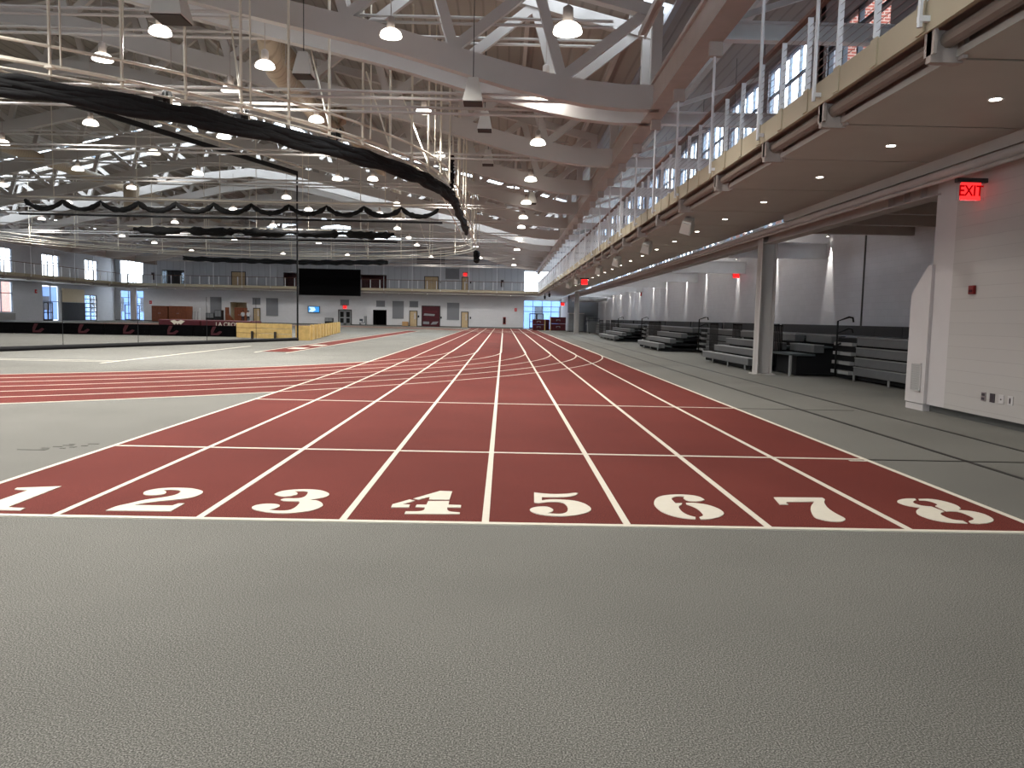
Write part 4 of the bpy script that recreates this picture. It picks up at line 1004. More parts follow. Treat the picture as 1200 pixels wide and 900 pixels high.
# ------------------------------------------------------------------ infield enclosure: padded barrier, maroon pads, timber wall
def plank_wall(p, q, z0, z1, th):
    p, q = Vector((p[0], p[1], 0)), Vector((q[0], q[1], 0))
    return MB().bar((p.x, p.y, (z0 + z1) / 2), (q.x, q.y, (z0 + z1) / 2), th, z1 - z0, Vector((q.y - p.y, p.x - q.x, 0)))
a, b = (-36.0, 44.4), (-16.2, 47.0)
pb = thing('padded_barrier', 'long low black padded barrier with dark red marks across the infield', 'barrier', (-26, 45.7, 0))
NP = 8
for k in range(NP):
    p = (a[0] + (b[0] - a[0]) * k / NP, a[1] + (b[1] - a[1]) * k / NP); q = (a[0] + (b[0] - a[0]) * (k + 1) / NP - .02, a[1] + (b[1] - a[1]) * (k + 1) / NP)
    pad = plank_wall(p, q, .02, .68, .16).build('pad', M['screen'], pb, bevel=.03)
    c = ((p[0] + q[0]) / 2, (p[1] + q[1]) / 2 - .11)
    L = [(-.5, .1), (.25, .1), (.5, .3), (.35, .36), (.1, .22), (-.12, .22), (.12, .62), (-.12, .62), (-.3, .25), (-.55, .22)]
    mb = MB(); mb.add([(c[0] + u * .9, c[1], z) for u, z in L] + [(c[0] + u * .9, c[1] + .02, z) for u, z in L],
                      [tuple(range(10)), tuple(range(10, 20))] + [(i, (i + 1) % 10, 10 + (i + 1) % 10, 10 + i) for i in range(10)])
    mb.build('red_mark', M['maroon_dark'], pad)
for (x0, x1, lab, txt) in ((-21.2, -18.65, 'maroon foam pad with a pale emblem standing behind the black barrier', None), (-18.6, -15.5, 'maroon foam pad with white lettering beside the timber wall', 'LA CROSSE')):
    mp_ = thing('foam_pad', lab, 'foam pad', ((x0 + x1) / 2, 48.2, 0))
    MB().box(x0, x1, 47.6, 49.6, .0, .98).build('pad', M['maroon'], mp_, bevel=.05)
    if txt:
        text_part('lettering', txt, .34, M['line'], mp_, facing_cam((x0 + x1) / 2 + .2, 47.59, .74))
    else:
        cx = (x0 + x1) / 2 - .1
        P = [(-.45, .1), (-.2, .16), (0, .08), (.2, .16), (.45, .1), (.3, -.02), (.2, -.12), (.08, -.04), (0, -.12), (-.08, -.04), (-.2, -.12), (-.3, -.02)]
        mb = MB(); mb.add([(cx + u, 47.59, .8 + z) for u, z in P] + [(cx + u, 47.6, .8 + z) for u, z in P], [tuple(range(12)), tuple(range(12, 24))] + [(i, (i + 1) % 12, 12 + (i + 1) % 12, 12 + i) for i in range(12)])
        mb.build('emblem', M['line'], mp_)
tw = thing('timber_barrier', 'yellow pine plank wall with upright posts around the throwing area', 'timber wall', (-12.5, 44, 0))
p, q = (-15.5, 45.0), (-11.9, 43.4)
for k in range(3): plank_wall(p, q, .05 + .29 * k, .32 + .29 * k, .1).build('plank', M['plank'], tw, bevel=.01)
for u in (.3, .72):
    MB().box(p[0] + (q[0] - p[0]) * u - .05, p[0] + (q[0] - p[0]) * u + .05, p[1] + (q[1] - p[1]) * u - .22, p[1] + (q[1] - p[1]) * u - .06, 0, .45).build('stake', M['door_frame'], tw)
MB().box(-11.75, -10.95, 43.65, 43.85, 0, .82).build('end_post', M['plank'], tw, bevel=.01)
for k in range(11):
    u = k / 10; x, y = -11.1 - 2.3 * u, 44.6 + 18 * u
    MB().bar((x, y, .42), (x - .2, y + 1.5, .42), .12, .84, (1, 0, 0)).build('panel', M['plank'], tw, bevel=.01)
    MB().box(x - .02, x + .1, y - .08, y + .08, 0, .88).build('post', M['plank'], tw, bevel=.01)

# ------------------------------------------------------------------ columns and the beam on the bleacher side
for i, (x, y, lab) in enumerate(((7.76, 22.9, 'grey steel column standing in front of the bleachers, the nearer one'), (7.3, 77.4, 'grey steel column far along the walkway edge'))):
    c = thing('steel_column', lab, 'column', (x, y, 0))
    h = .22
    MB().box(x - h, x - h + .03, y - h, y + h, 0, 4.3).box(x + h - .03, x + h, y - h, y + h, 0, 4.3).box(x - h, x + h, y - .02, y + .02, 0, 4.3).build('shaft', M['steel'], c)
    MB().box(x - .3, x + .3, y - .3, y + .3, 0, .025).build('base_plate', M['steel'], c)
be = thing('edge_beam', 'taupe steel beam along the column line under the walkway', 'beam', (7.76, 50, 3.85))
MB().box(7.6, 7.92, 13.7, 92, 3.84, 3.87).box(7.74, 7.78, 13.7, 92, 3.87, 4.19).box(7.6, 7.92, 13.7, 92, 4.19, 4.22).build('beam', M['taupe'], be)
for y in (14.3, 14.9, 15.5): MB().box(7.62, 7.9, y, y + .05, 3.87, 4.19).build('stiffener', M['taupe'], be)
tag(MB().tube([(7.43, -5, 4.11), (7.43, 76.5, 4.11)], .085, 10).build('service_pipe', M['taupe'], smooth=True, loc=(7.52, -5, 4.33)), 'taupe round pipe running along the top of the near block wall', 'pipe')
tag(MB().tube([(7.36, -5, 3.99), (7.36, 76.5, 3.99)], .035, 8).build('conduit_pipe', M['taupe'], smooth=True, loc=(7.42, -5, 4.24)), 'thin conduit below the round pipe over the near wall', 'pipe')
for i, y in enumerate((27.0, 36.0, 44.8, 53.6, 62.4, 71.2, 80)):
    tag(MB().box(7.8, XR, y - .12, y + .12, 3.78, 3.81).box(7.8, XR, y - .02, y + .02, 3.81, 4.3).box(7.8, XR, y - .12, y + .12, 4.3, 4.33).build('recess_beam', M['white_metal'], loc=(9.5, y, 3.8)),
        'pale steel beam from column line to bleacher wall, %s from the camera' % ORD[i], 'beam', 'beams over the bleachers')
# wall-washing lamps over the bleachers
for i, y in enumerate((26.6, 31.8, 37.0, 42.8, 47.4, 53.2, 57.9, 63.7, 68.6, 74.0, 79.2, 85.2)):
    w = thing('wall_washer', 'small lamp washing the wall above the bleachers, %s from the camera' % ORD[i], 'wall lamp', (11.06, y, 4.55), 'wall washers over the bleachers')
    MB().lathe([(.05, 4.72), (.06, 4.72), (.06, 4.52), (.05, 4.52)], (11.06, y, 0), 14, cap=False).box(11.06, XR, y - .02, y + .02, 4.62, 4.66).build('can', M['white_metal'], w)
    MB().lathe([(0, 4.525), (.05, 4.525)], (11.06, y, 0), 14).build('lens', M['lens'], w)
    l = bpy.data.lights.new('washer_lamp', 'SPOT'); l.energy = 330; l.spot_size = .5; l.spot_blend = .55; l.shadow_soft_size = .02; l.color = (1, .95, .86)
    lo = bpy.data.objects.new('washer_lamp', l); COL.objects.link(lo); lo.location = (0, 0, -.05); lo.rotation_euler = (0, -.13, 0); lo.parent = w

# linear lamps added above the recess beams to brighten the dim wall
for i, y in enumerate((31.5, 40.4, 49.2, 58.0, 66.8, 75.6, 84.4)):
    w = thing('fill_strip_light', 'added strip light above the bleacher beams, %s from the camera' % ORD[i], 'strip light', (9.6, y, 6.4), 'added strip lights above the bleachers')
    MB().box(9.53, 9.67, y - 2.2, y + 2.2, 6.4, 6.5).build('housing', M['white_metal'], w)
    MB().box(9.55, 9.65, y - 2.15, y + 2.15, 6.38, 6.4).build('diffuser', M['lens'], w)
    for d_ in (-1.8, 1.8): MB().tube([(9.6, y + d_, 6.5), (9.6, y + d_, 12.58)], .01, 5).build('cable', M['alu'], w)
    l = bpy.data.lights.new('fill_strip_lamp', 'AREA'); l.shape = 'RECTANGLE'; l.size = .1; l.size_y = 4.2; l.energy = 24; l.color = (.93, .96, 1)
    lo = bpy.data.objects.new('fill_strip_lamp', l); COL.objects.link(lo); lo.location = (0, 0, -.03); lo.rotation_euler = (0, -.5, 0); lo.parent = w

# ------------------------------------------------------------------ telescopic bleachers
TOPS = [.40, .65, .92, 1.20]
def bleacher(label, y0, y1, fronts, rails=()):
    b = thing('bleacher', label, 'bleacher', (9.8, (y0 + y1) / 2, 0))
    fr = list(fronts)
    for k, x in enumerate(fr):
        z = TOPS[k]
        mb = MB().box(x, x + .30, y0, y1, z - .23, z - .02)
        seat = mb.build('bench', M['bleach'], b, bevel=.012)
        MB().box(x - .01, x + .29, y0, y1, z - .02, z).build('bench_top', M['bleach_edge'], seat)
        nx = fr[k + 1] if k + 1 < len(fr) else 10.6
        if nx - x > .35:
            MB().box(x + .3, nx + .1, y0, y1, z - .17, z - .12).build('footboard', M['bleach_deck'], b)
        MB().box(x + .12, 10.95, y0 + .06, y1 - .06, (.06 if k == 0 else TOPS[k - 1] - .1), z - .235).build('black_void_fill', M['dark_room'], b)  # solid block, its black stands in for the dark void under the seats
    yy = y0 + .4
    while yy < y1:
        MB().box(fr[0] + .02, fr[0] + .06, yy, yy + .05, 0, TOPS[0] - .2).build('leg', M['bleach_edge'], b); yy += 1.9
    MB().box(10.78, 10.86, y0, y1, 1.20, 1.50).build('back_panel', M['bleach_dark'], b, bevel=.01)
    MB().box(fr[-1] + .3, 10.8, y0, y1, 1.12, 1.16).build('top_deck', M['bleach_dark'], b)
    for (yr, xr_, z0, z1) in rails:
        w_ = .34
        mb = MB().box(xr_ - w_, xr_, yr - .02, yr + .02, z1 - .05, z1).box(xr_ - w_, xr_, yr - .02, yr + .02, z0, z0 + .05)
        for j in range(9): mb.box(xr_ - w_ + w_ * j / 8 - .012, xr_ - w_ + w_ * j / 8 + .012, yr - .02, yr + .02, z0, z1)
        mb.build('folded_rail', M['blackplastic'], b)
    return b
bleacher('closed grey bleacher beside the near white wall, benches stacked flush', 14.6, 20.7, [9.5, 9.52, 9.54, 9.56])
bb = bleacher('partly pulled-out grey bleacher behind the nearer steel column', 24.2, 29.8, [7.75, 8.2, 8.65, 9.2], [(24.1, 8.75, .15, 1.48)])
for k, (x, y0) in enumerate(((9.05, 22.3), (9.55, 22.3))):
    s = MB().box(x, x + .3, y0, 24.2, TOPS[k + 2] - .23, TOPS[k + 2] - .02).build('bench', M['bleach'], bb, bevel=.012)
    MB().box(x - .01, x + .29, y0, 24.2, TOPS[k + 2] - .02, TOPS[k + 2]).build('bench_top', M['bleach_edge'], s)
MB().box(8.35, 9.1, 22.3, 24.2, .60, .65).build('footboard', M['bleach_deck'], bb)
MB().box(9.3, 9.6, 22.3, 24.2, .84, .88).build('footboard', M['bleach_deck'], bb)
MB().box(8.37, 8.43, 22.32, 22.40, 0, .6).build('leg', M['bleach_edge'], bb)
MB().box(8.6, 10.9, 22.4, 24.2, .04, .58).box(9.2, 10.9, 22.4, 24.2, .58, .82).box(9.7, 10.9, 22.4, 24.2, .8, 1.1).build('black_void_fill', M['dark_room'], bb)  # black blocks paint the shade below these benches
MB().box(10.78, 10.86, 22.3, 24.2, 1.2, 1.5).build('back_panel', M['bleach_dark'], bb)
bleacher('closed grey bleacher with black folded rails between the two pulled-out ones', 30.2, 36.0, [9.5, 9.52, 9.54, 9.56], [(34.0, 9.48, .2, 1.46), (30.6, 9.48, .75, 1.46)])
bleacher('pulled-out grey bleacher with stepped black end, middle of the recess', 38.0, 44.0, [7.7, 8.25, 8.8, 9.35], [(44.1, 9.0, .3, 1.45)])
bleacher('closed bleacher segment beyond the middle pulled-out one', 44.4, 51.3, [9.5, 9.52, 9.54, 9.56], [(48.4, 9.48, .3, 1.45)])
bleacher('pulled-out grey bleacher, farther of the two wide open ones', 53.4, 62.0, [7.7, 8.25, 8.8, 9.35], [(62.1, 9.0, .3, 1.45)])
bleacher('closed bleacher at the far end of the recess', 64.2, 77.5, [9.3, 9.32, 9.34, 9.36], [(67.4, 9.28, .3, 1.45), (71.8, 9.28, .3, 1.45)])
for i, (y, w) in enumerate(((21.55, 'nearest the white wall'), (36.9, 'between closed and middle bleachers'), (52.3, 'just before the farther open bleacher'), (63.0, 'farthest along the recess'))):
    s = thing('aisle_steps', 'grey bleacher aisle steps with black hooked handrail, %s' % w, 'steps', (9.6, y, 0))
    for k in range(4):
        for a_, b_ in ((-.75, -.06), (.06, .40)):
            MB().box(9.42 + .02 * k, 9.8, y + a_, y + b_, .16 + .26 * k, .25 + .26 * k).build('step', M['bleach_edge'], s)
    MB().box(9.6, 10.9, y - .78, y + .42, .03, 1.15).build('black_void_fill', M['dark_room'], s)  # black block in place of the dark hollow behind the steps
    MB().box(10.78, 10.86, y - .84, y + .74, 1.2, 1.5).build('back_panel', M['bleach_dark'], s)
    hx = 9.38
    h = MB()
    h.tube([(hx, y, .1), (hx, y, 1.62), (hx + .3, y - .02, 1.74), (hx + .40, y - .04, 1.72), (hx + .42, y - .04, 1.6)], .028, 8)
    h.tube([(hx, y, 1.28), (hx + .3, y - .02, 1.42), (hx + .40, y - .04, 1.41), (hx + .42, y - .04, 1.3)], .025, 8)
    h.tube([(hx, y, .95), (hx + .42, y - .02, 1.12)], .025, 8)
    h.build('handrail', M['blackplastic'], s, True)

# ------------------------------------------------------------------ near right wall fittings
ch = thing('wall_chase', 'white slope-topped boxed chase with vent at the near wall end', 'boxed chase', (7.6, 14, 0))
MB().prism([(13.72, .13), (14.36, .13), (14.36, 2.12), (13.84, 2.62), (13.72, 2.62)], 'X', 7.60, 7.9).build('casing', M['white_smooth'], ch)
MB().box(7.62, 7.9, 13.76, 14.36, 0, .12).build('kick_plate', M['white_smooth'], ch)
g = MB().box(7.585, 7.60, 13.86, 14.16, .36, .84).build('vent_grille', M['vent'], ch)
MB().box(7.58, 7.60, 13.84, 14.18, .84, .86).box(7.58, 7.60, 13.84, 14.18, .34, .36).box(7.58, 7.60, 13.84, 13.86, .34, .86).box(7.58, 7.60, 14.16, 14.18, .34, .86).build('grille_frame', M['white_smooth'], g)
fa = thing('fire_alarm', 'small dark red alarm box on the near white block wall', 'alarm box', (7.65, 12.54, 2.08))
MB().box(7.60, 7.65, 12.47, 12.61, 2.07, 2.21).build('body', M['red_paint'], fa, bevel=.008)
MB().box(7.592, 7.60, 12.50, 12.58, 2.10, 2.14).build('pull_bar', M['maroon_dark'], fa)
for y, lab, kind in ((12.07, 'double dark wall socket, leftmost of four plates on the near wall', 2), (11.85, 'slim dark wall plate, second of four on the near wall', 1),
                     (11.63, 'white wall plate with small dot, third of four on the near wall', 0), (11.42, 'white switch plate with dark slot, rightmost of four on the near wall', 3)):
    o = thing('wall_plate', lab, 'wall socket', (7.65, y, .44))
    MB().box(7.638, 7.65, y - .06, y + .06, .37, .51).build('plate', M['plate_steel'] if kind == 2 else (M['plate_dark'] if kind == 1 else M['white_smooth']), o, bevel=.004)
    if kind == 2:
        for dz in (-.033, .033): MB().box(7.632, 7.638, y - .035, y + .035, .44 + dz - .02, .44 + dz + .02).build('socket', M['plate_dark'], o)
    elif kind == 0: MB().lathe([(.0, 7.632), (.012, 7.632), (.012, 7.638)], (0, y, .44), 10, 'X').build('jack', M['plate_dark'], o)
    else: MB().box(7.632, 7.638, y - .012, y + .012, .40, .48).build('slot', M['plate_dark'], o)

# ------------------------------------------------------------------ far right corner
for (x0, x1, y, z1, lab, n) in ((3.65, 5.1, 96.0, 1.38, 'maroon folded gym mats stacked in front of the far glazed doors', 2), (5.25, 5.75, 96.6, 1.38, 'narrow end of a maroon mat stack between two bigger stacks', 1), (5.85, 7.75, 96.0, 1.7, 'tallest stack of maroon gym mats right of the far doors', 2)):
    m_ = thing('mat_stack', lab, 'gym mats', ((x0 + x1) / 2, y, 0))
    for k in range(n):
        h0, h1 = .05 + (z1 - .05) * k / n, .05 + (z1 - .05) * (k + 1) / n
        o = MB().box(x0, x1, y, y + 1.2, h0, h1 - .02).build('mat', M['maroon'], m_, bevel=.03)
        cx, cz = (x0 + x1) / 2, (h0 + h1) / 2
        if n == 2: MB().box(cx - .25, cx + .25, y - .012, y, cz + .02, cz + .10).box(cx - .25, cx - .17, y - .012, y, cz - .1, cz + .02).box(cx + .17, cx + .25, y - .012, y, cz - .1, cz + .02).build('emblem', M['grey_plastic'], o)
    MB().box(x0, x1, y + .05, y + 1.15, 0, .05).build('pallet', M['door_frame'], m_)
    if n == 2: MB().box(x1 - .03 if x0 < 5 else x0 - .1, x1 + .1 if x0 < 5 else x0 + .03, y - .02, y + .1, 0, z1).build('strap_post', M['plank'], m_)
sc_ = thing('storage_cabinet', 'large pale steel storage box standing by the recess end wall', 'storage box', (8.4, 90, 0))
MB().box(7.55, 9.3, 89.6, 91.4, .1, 2.1).build('body', M['grey_plastic'], sc_, bevel=.03); MB().box(7.5, 9.35, 89.5, 91.5, 2.1, 2.2).build('lid', M['white_smooth'], sc_)
for x in (7.7, 9.15):
    MB().lathe([(0, -.03), (.07, -.03), (.07, .03), (0, .03)], (x, 89.7, .07), 12, 'X').build('castor', M['blackplastic'], sc_)
rk = thing('wire_rack', 'wheeled wire rack beside the pale storage box', 'rack', (9.7, 86, 0))
mb = MB()
for x in (9.1, 10.3):
    for y in (85.5, 86.5): mb.tube([(x, y, 0), (x, y, 1.95)], .025, 6)
mb.build('upright', M['alu'], rk)
for z in (.2, .8, 1.35, 1.9):
    MB().box(9.1, 10.3, 85.5, 86.5, z, z + .03).build('shelf', M['alu'], rk)
for i, (x, z, w) in enumerate(((9.4, .83, .45), (9.95, .83, .4), (9.6, 1.38, .7))):
    tag(MB().box(x - w / 2, x + w / 2, 85.65, 86.3, z, z + .32).build('equipment_bin', M['grey_plastic'], bevel=.02, loc=(x, 86, z)), 'grey bin on the wheeled wire rack, %s' % ('lower shelf toward the column', 'lower shelf toward the wall', 'upper shelf')[i], 'bin', 'bins on the wire rack')
hg = thing('duct_box', 'pale boxed duct under the walkway near the far column', 'duct', (9.3, 84, 4))
MB().box(7.9, 11.0, 82, 90, 3.5, 3.78).build('casing', M['white_metal'], hg); MB().box(7.95, 10.9, 81.98, 82, 3.55, 3.73).build('louvre', M['vent'], hg)
ct2 = thing('equipment_cart', 'grey wheeled cart standing before the closed far bleacher', 'cart', (9.0, 80, 0))
MB().box(8.7, 9.9, 79.4, 80.6, .15, 1.3).build('body', M['bleach'], ct2, bevel=.03)
for x in (8.85, 9.75): MB().lathe([(0, -.03), (.1, -.03), (.1, .03), (0, .03)], (x, 79.6, .1), 12, 'X').build('wheel', M['blackplastic'], ct2)
MB().tube([(8.75, 79.4, 1.2), (8.75, 79.3, 1.6), (9.85, 79.3, 1.6), (9.85, 79.4, 1.2)], .025, 6).build('handle', M['blackplastic'], ct2)

# ------------------------------------------------------------------ far wall: screen, panels, vents and floor-standing things
sb = thing('scoreboard_screen', 'large black unlit screen hung in front of the far walkway', 'screen', (-23.4, 104.2, 3.98))
MB().box(-27.46, -19.27, 103.9, 104.2, 3.98, 7.46).build('panel', M['screen'], sb)
MB().box(-27.5, -19.23, 103.87, 103.9, 3.94, 4.0).box(-27.5, -19.23, 103.87, 103.9, 7.44, 7.5).box(-27.5, -27.44, 103.87, 103.9, 3.94, 7.5).box(-19.29, -19.23, 103.87, 103.9, 3.94, 7.5).build('frame', M['blackplastic'], sb)
for (x0, x1, z0, z1, lab) in ((-40.85, -39.3, .5, 3.5, 'tall grey panel left of the storeroom opening'), (-33.1, -31.45, 1.1, 3.5, 'grey acoustic panel right of the leftmost plain oak door'),
                              (-15.55, -13.98, 1.06, 3.46, 'grey acoustic panel right of the dark passage'), (-7.93, -6.23, 1.03, 3.37, 'grey acoustic panel left of the rightmost oak door')):
    a_ = thing('acoustic_panel', lab, 'wall panel', ((x0 + x1) / 2, YF, z0))
    MB().box(x0, x1, YF - .065, YF - .005, z0, z1).build('panel', M['acoustic'], a_)
    MB().box(x0 - .03, x1 + .03, YF - .07, YF - .06, z1 - .03, z1 + .03).box(x0 - .03, x1 + .03, YF - .07, YF - .06, z0 - .03, z0 + .03).build('edge', M['grey_plastic'], a_)
for (x0, x1, z0, z1, lab) in ((-35.0, -33.9, 2.6, 3.5, 'grey vent above the plain oak door by the storeroom'), (-22.8, -21.6, 2.75, 3.5, 'grey vent over the pair of glazed doors'),
                              (-17.8, -16.6, 2.65, 3.45, 'grey vent over the dark passage'), (-13.17, -11.97, 2.68, 3.48, 'grey vent above the oak door beside the maroon panel'), (-8.2, -6.3, 6.7, 8.1, 'wide grey panel high on the wall above the far walkway'), (-12.2, -8.3, 8.6, 11.0, 'tall grey louvre high on the far wall')):
    a_ = thing('wall_vent', lab, 'vent', ((x0 + x1) / 2, YF, z0))
    MB().box(x0, x1, YF - .04, YF, z0, z1).build('grille', M['acoustic'], a_)
    MB().box(x0 - .04, x1 + .04, YF - .05, YF - .04, z1 - .04, z1 + .04).box(x0 - .04, x1 + .04, YF - .05, YF - .04, z0 - .04, z0 + .04).build('frame', M['grey_plastic'], a_)
tv = thing('wall_screen', 'small blue lit screen on far wall below the big black screen', 'screen', (-26.5, YF, 1.7))
MB().box(-27.3, -25.65, YF - .1, YF, 1.62, 2.54).build('bezel', M['blackplastic'], tv)
MB().box(-27.22, -25.73, YF - .11, YF - .1, 1.7, 2.46).build('lit_screen', M['tv'], tv)
MB().prism([(-27.2, 1.75), (-26.6, 1.72), (-26.2, 2.0), (-26.4, 2.4), (-27.15, 2.42), (-26.9, 2.1)], 'Y', YF - .115, YF - .111).build('picture', M['tvlight'], tv)
mp2 = thing('graphic_panel', 'tall maroon graphic panel in a dark frame between two oak doors', 'wall graphic', (-10.2, YF, 0))
MB().box(-11.38, -8.97, YF - .06, YF, .03, 2.83).build('panel', M['maroon_dark'], mp2)
MB().box(-11.48, -11.38, YF - .08, YF, 0, 2.93).box(-8.97, -8.87, YF - .08, YF, 0, 2.93).box(-11.48, -8.87, YF - .08, YF, 2.83, 2.93).build('frame', M['door_frame'], mp2)
MB().box(-11.1, -9.3, YF - .07, YF - .06, 1.95, 2.2).box(-11.0, -9.1, YF - .07, YF - .06, 1.3, 1.38).build('stripe', M['maroon'], mp2)
MB().prism([(-11.2, 1.55), (-9.7, 1.5), (-9.6, 1.75), (-11.1, 1.85)], 'Y', YF - .07, YF - .061).prism([(-10.2, .3), (-9.4, .35), (-9.1, .75), (-9.9, .7)], 'Y', YF - .07, YF - .061).prism([(-11.25, .35), (-10.4, .35), (-10.4, .7), (-11.25, .72)], 'Y', YF - .07, YF - .061).build('pale_shape', M['grey_plastic'], mp2)
def crate(name, cat, x0, x1, y0, y1, z1, m, label, extra=None, legs=False):
    t = thing(name, label, cat, ((x0 + x1) / 2, (y0 + y1) / 2, 0))
    MB().box(x0, x1, y0, y1, .06, z1).build('body', m, t, bevel=.02)
    MB().box(x0 + .05, x1 - .05, y0 + .05, y1 - .05, 0, .06).build('base', M['door_frame'], t)
    if extra == 'doors':
        c = (x0 + x1) / 2
        for a_, b_ in ((x0 + .05, c - .01), (c + .01, x1 - .05)):
            d = MB().box(a_, b_, y0 - .03, y0, .12, z1 - .06).build('door', m, t)
            MB().box((b_ - .12) if b_ < c else (a_ + .06), (b_ - .06) if b_ < c else (a_ + .12), y0 - .06, y0 - .03, z1 * .5, z1 * .5 + .15).build('handle', M['plate_steel'], d)
    if extra == 'lids':
        c = (x0 + x1) / 2
        for a_, b_ in ((x0 + .04, c - .02), (c + .02, x1 - .04)):
            MB().box(a_, b_, y0 - .02, y0, z1 * .5, z1 - .05).build('front_panel', M['grey_plastic'], t)
    return t
crate('wooden_cabinet', 'cabinet', -47.2, -45.1, 104.0, 106.0, 2.12, M['cherry'], 'brown wooden cabinet by the far wall, leftmost of the pair', 'doors')
crate('wooden_cabinet', 'cabinet', -44.9, -42.5, 104.0, 106.0, 2.14, M['cherry'], 'brown wooden cabinet by the far wall, right one of the pair', 'doors')
crate('wooden_cabinet', 'cabinet', -36.7, -35.4, 105.6, 107.0, 2.1, M['cherry'], 'orange-brown wooden cabinet standing in front of the storeroom opening', 'doors')
crate('equipment_case', 'case', -40.3, -39.2, 104.8, 105.8, 1.3, M['blackplastic'], 'low black equipment case, leftmost by the tall grey panel', 'lids')
crate('equipment_case', 'case', -39.1, -38.2, 104.8, 105.8, 1.7, M['blackplastic'], 'taller black equipment case beside the storeroom opening', 'lids')
crate('recycling_bin', 'bin', -24.8, -23.7, 107.2, 107.9, .95, M['blackplastic'], 'black twin bin left of the glazed doors on the far wall', 'lids')
crate('cardboard_box', 'box', -14.1, -13.3, 107.3, 107.9, .66, M['card'], 'small brown cardboard box on the floor beside an oak door')
wp = thing('stand_pole', 'white upright stand beside the black equipment cases', 'stand', (-41, 104.6, 0))
MB().tube([(-41, 104.6, 0), (-41, 104.6, 1.95)], .09, 10).build('pole', M['white_metal'], wp); MB().lathe([(0, 0), (.3, 0), (.3, .05), (.08, .08)], (-41, 104.6, 0), 16).build('foot', M['white_metal'], wp)
for i, x in enumerate((-42.2, -41.9, -41.5)):
    tag(MB().tube([(x, 105, 0), (x + .1, 105, 1.5)], .04, 6).lathe([(0, 0), (.15, 0), (.15, .04), (0, .04)], (x, 105, 0), 10).build('hurdle_post', M['grey_plastic'], loc=(x, 105, 0)), 'thin grey leaning post by the right brown cabinet, %s of three' % ('left', 'middle', 'right')[i], 'post', 'leaning posts')
pl = thing('wooden_lectern', 'orange wooden stand with slanted side at the storeroom opening', 'wooden stand', (-37.6, 105.9, 0))
MB().box(-37.95, -37.6, 105.6, 106.2, 0, 2.1).build('column', M['cherry'], pl); MB().prism([(-37.6, 0), (-36.85, 0), (-36.9, .35), (-37.6, 1.2)], 'Y', 105.6, 106.1).build('side_panel', M['cherry'], pl)
gm = thing('rowing_machine', 'small grey exercise machine against the far wall left of the dark passage', 'exercise machine', (-19.5, 107, 0))
MB().box(-19.95, -19.0, 106.7, 107.3, .3, .42).build('bench', M['grey_plastic'], gm); MB().box(-19.3, -19.0, 106.75, 107.25, .42, 1.3).build('column', M['grey_plastic'], gm)
MB().box(-19.9, -19.5, 106.75, 107.2, .6, .9).build('console', M['alu'], gm)
for x in (-19.9, -19.1): MB().box(x, x + .08, 106.75, 107.25, 0, .3).build('leg', M['alu'], gm)
MB().tube([(-19.5, 107, .42), (-19.7, 107, .75)], .04, 6).build('strut', M['alu'], gm)
ex = thing('extinguisher_cabinet', 'dark red extinguisher box on far wall near the end of the straight', 'extinguisher box', (.1, YF, .55))
MB().box(-.1, .3, YF - .12, YF, .56, 1.56).build('box', M['red_paint'], ex); MB().box(-.02, .22, YF - .13, YF - .12, .7, 1.4).build('pane', M['dark_room'], ex)
ex = thing('extinguisher_cabinet', 'dark extinguisher box on the upper far wall beside the corner window', 'extinguisher box', (-.4, YF, 5.8))
MB().box(-.5, -.1, YF - .12, YF, 5.7, 6.7).build('box', M['plate_dark'], ex); MB().box(-.42, -.18, YF - .13, YF - .12, 5.8, 6.5).build('pane', M['dark_room'], ex)
ex = thing('extinguisher_cabinet', 'dark extinguisher box on the upper far wall beside the leftmost windows', 'extinguisher box', (-48.7, YF, 5.8))
MB().box(-48.9, -48.5, YF - .12, YF, 5.7, 6.7).build('box', M['plate_dark'], ex); MB().box(-48.8, -48.6, YF - .13, YF - .12, 5.8, 6.5).build('pane', M['dark_room'], ex)
for i, (x, z) in enumerate(((-11.9, 1.25), (-4.65, 1.2), (-8.75, 1.15), (-8.9, 6.1), (-4.7, 6.1))):
    tag(MB().box(x - .09, x + .09, YF - .08, YF, z, z + .3).box(x - .05, x + .05, YF - .1, YF - .08, z + .05, z + .2).build('door_reader', M['blackplastic'], loc=(x, YF, z)),
        'small black wall box beside the ' + ('oak door left of maroon panel', 'rightmost ground-level oak door', 'right edge of the maroon panel', 'upper pair of oak doors', 'upper single oak door')[i], 'wall box')
lw = thing('wall_board', 'cream board above a dark grey panel on the window wall', 'wall board', (XL, 97.5, 0))
MB().box(XL, XL + .1, 95.0, 100.0, 2.3, 3.95).build('cream_board', M['cream'], lw); MB().box(XL, XL + .15, 95.0, 100.0, .05, 2.25).build('grey_panel', M['bleach_dark'], lw)
for y0, y1 in ((80, 85.6), (66, 71)):
    r = thing('wall_radiator', 'long grey heater under the %s window of the window wall' % ('farther' if y0 == 80 else 'nearer'), 'radiator', (XL, y0, .1))
    MB().box(XL, XL + .25, y0, y1, .15, .8).build('casing', M['vent'], r); MB().box(XL, XL + .28, y0, y1, .8, .86).build('top', M['grey_plastic'], r)
for y, lab in ((103.9, 'pale square pillar in the corner beside the glazed garage door'), ):
    c = thing('corner_pillar', lab, 'pillar', (-50.6, 106, 0))
    MB().box(-49.9 - .6, -49.9, 105.0, 105.6, 0, 4.5).build('shaft', M['white_smooth'], c); MB().box(-50.6, -49.8, 104.95, 105.7, 0, .2).build('plinth', M['base'], c)

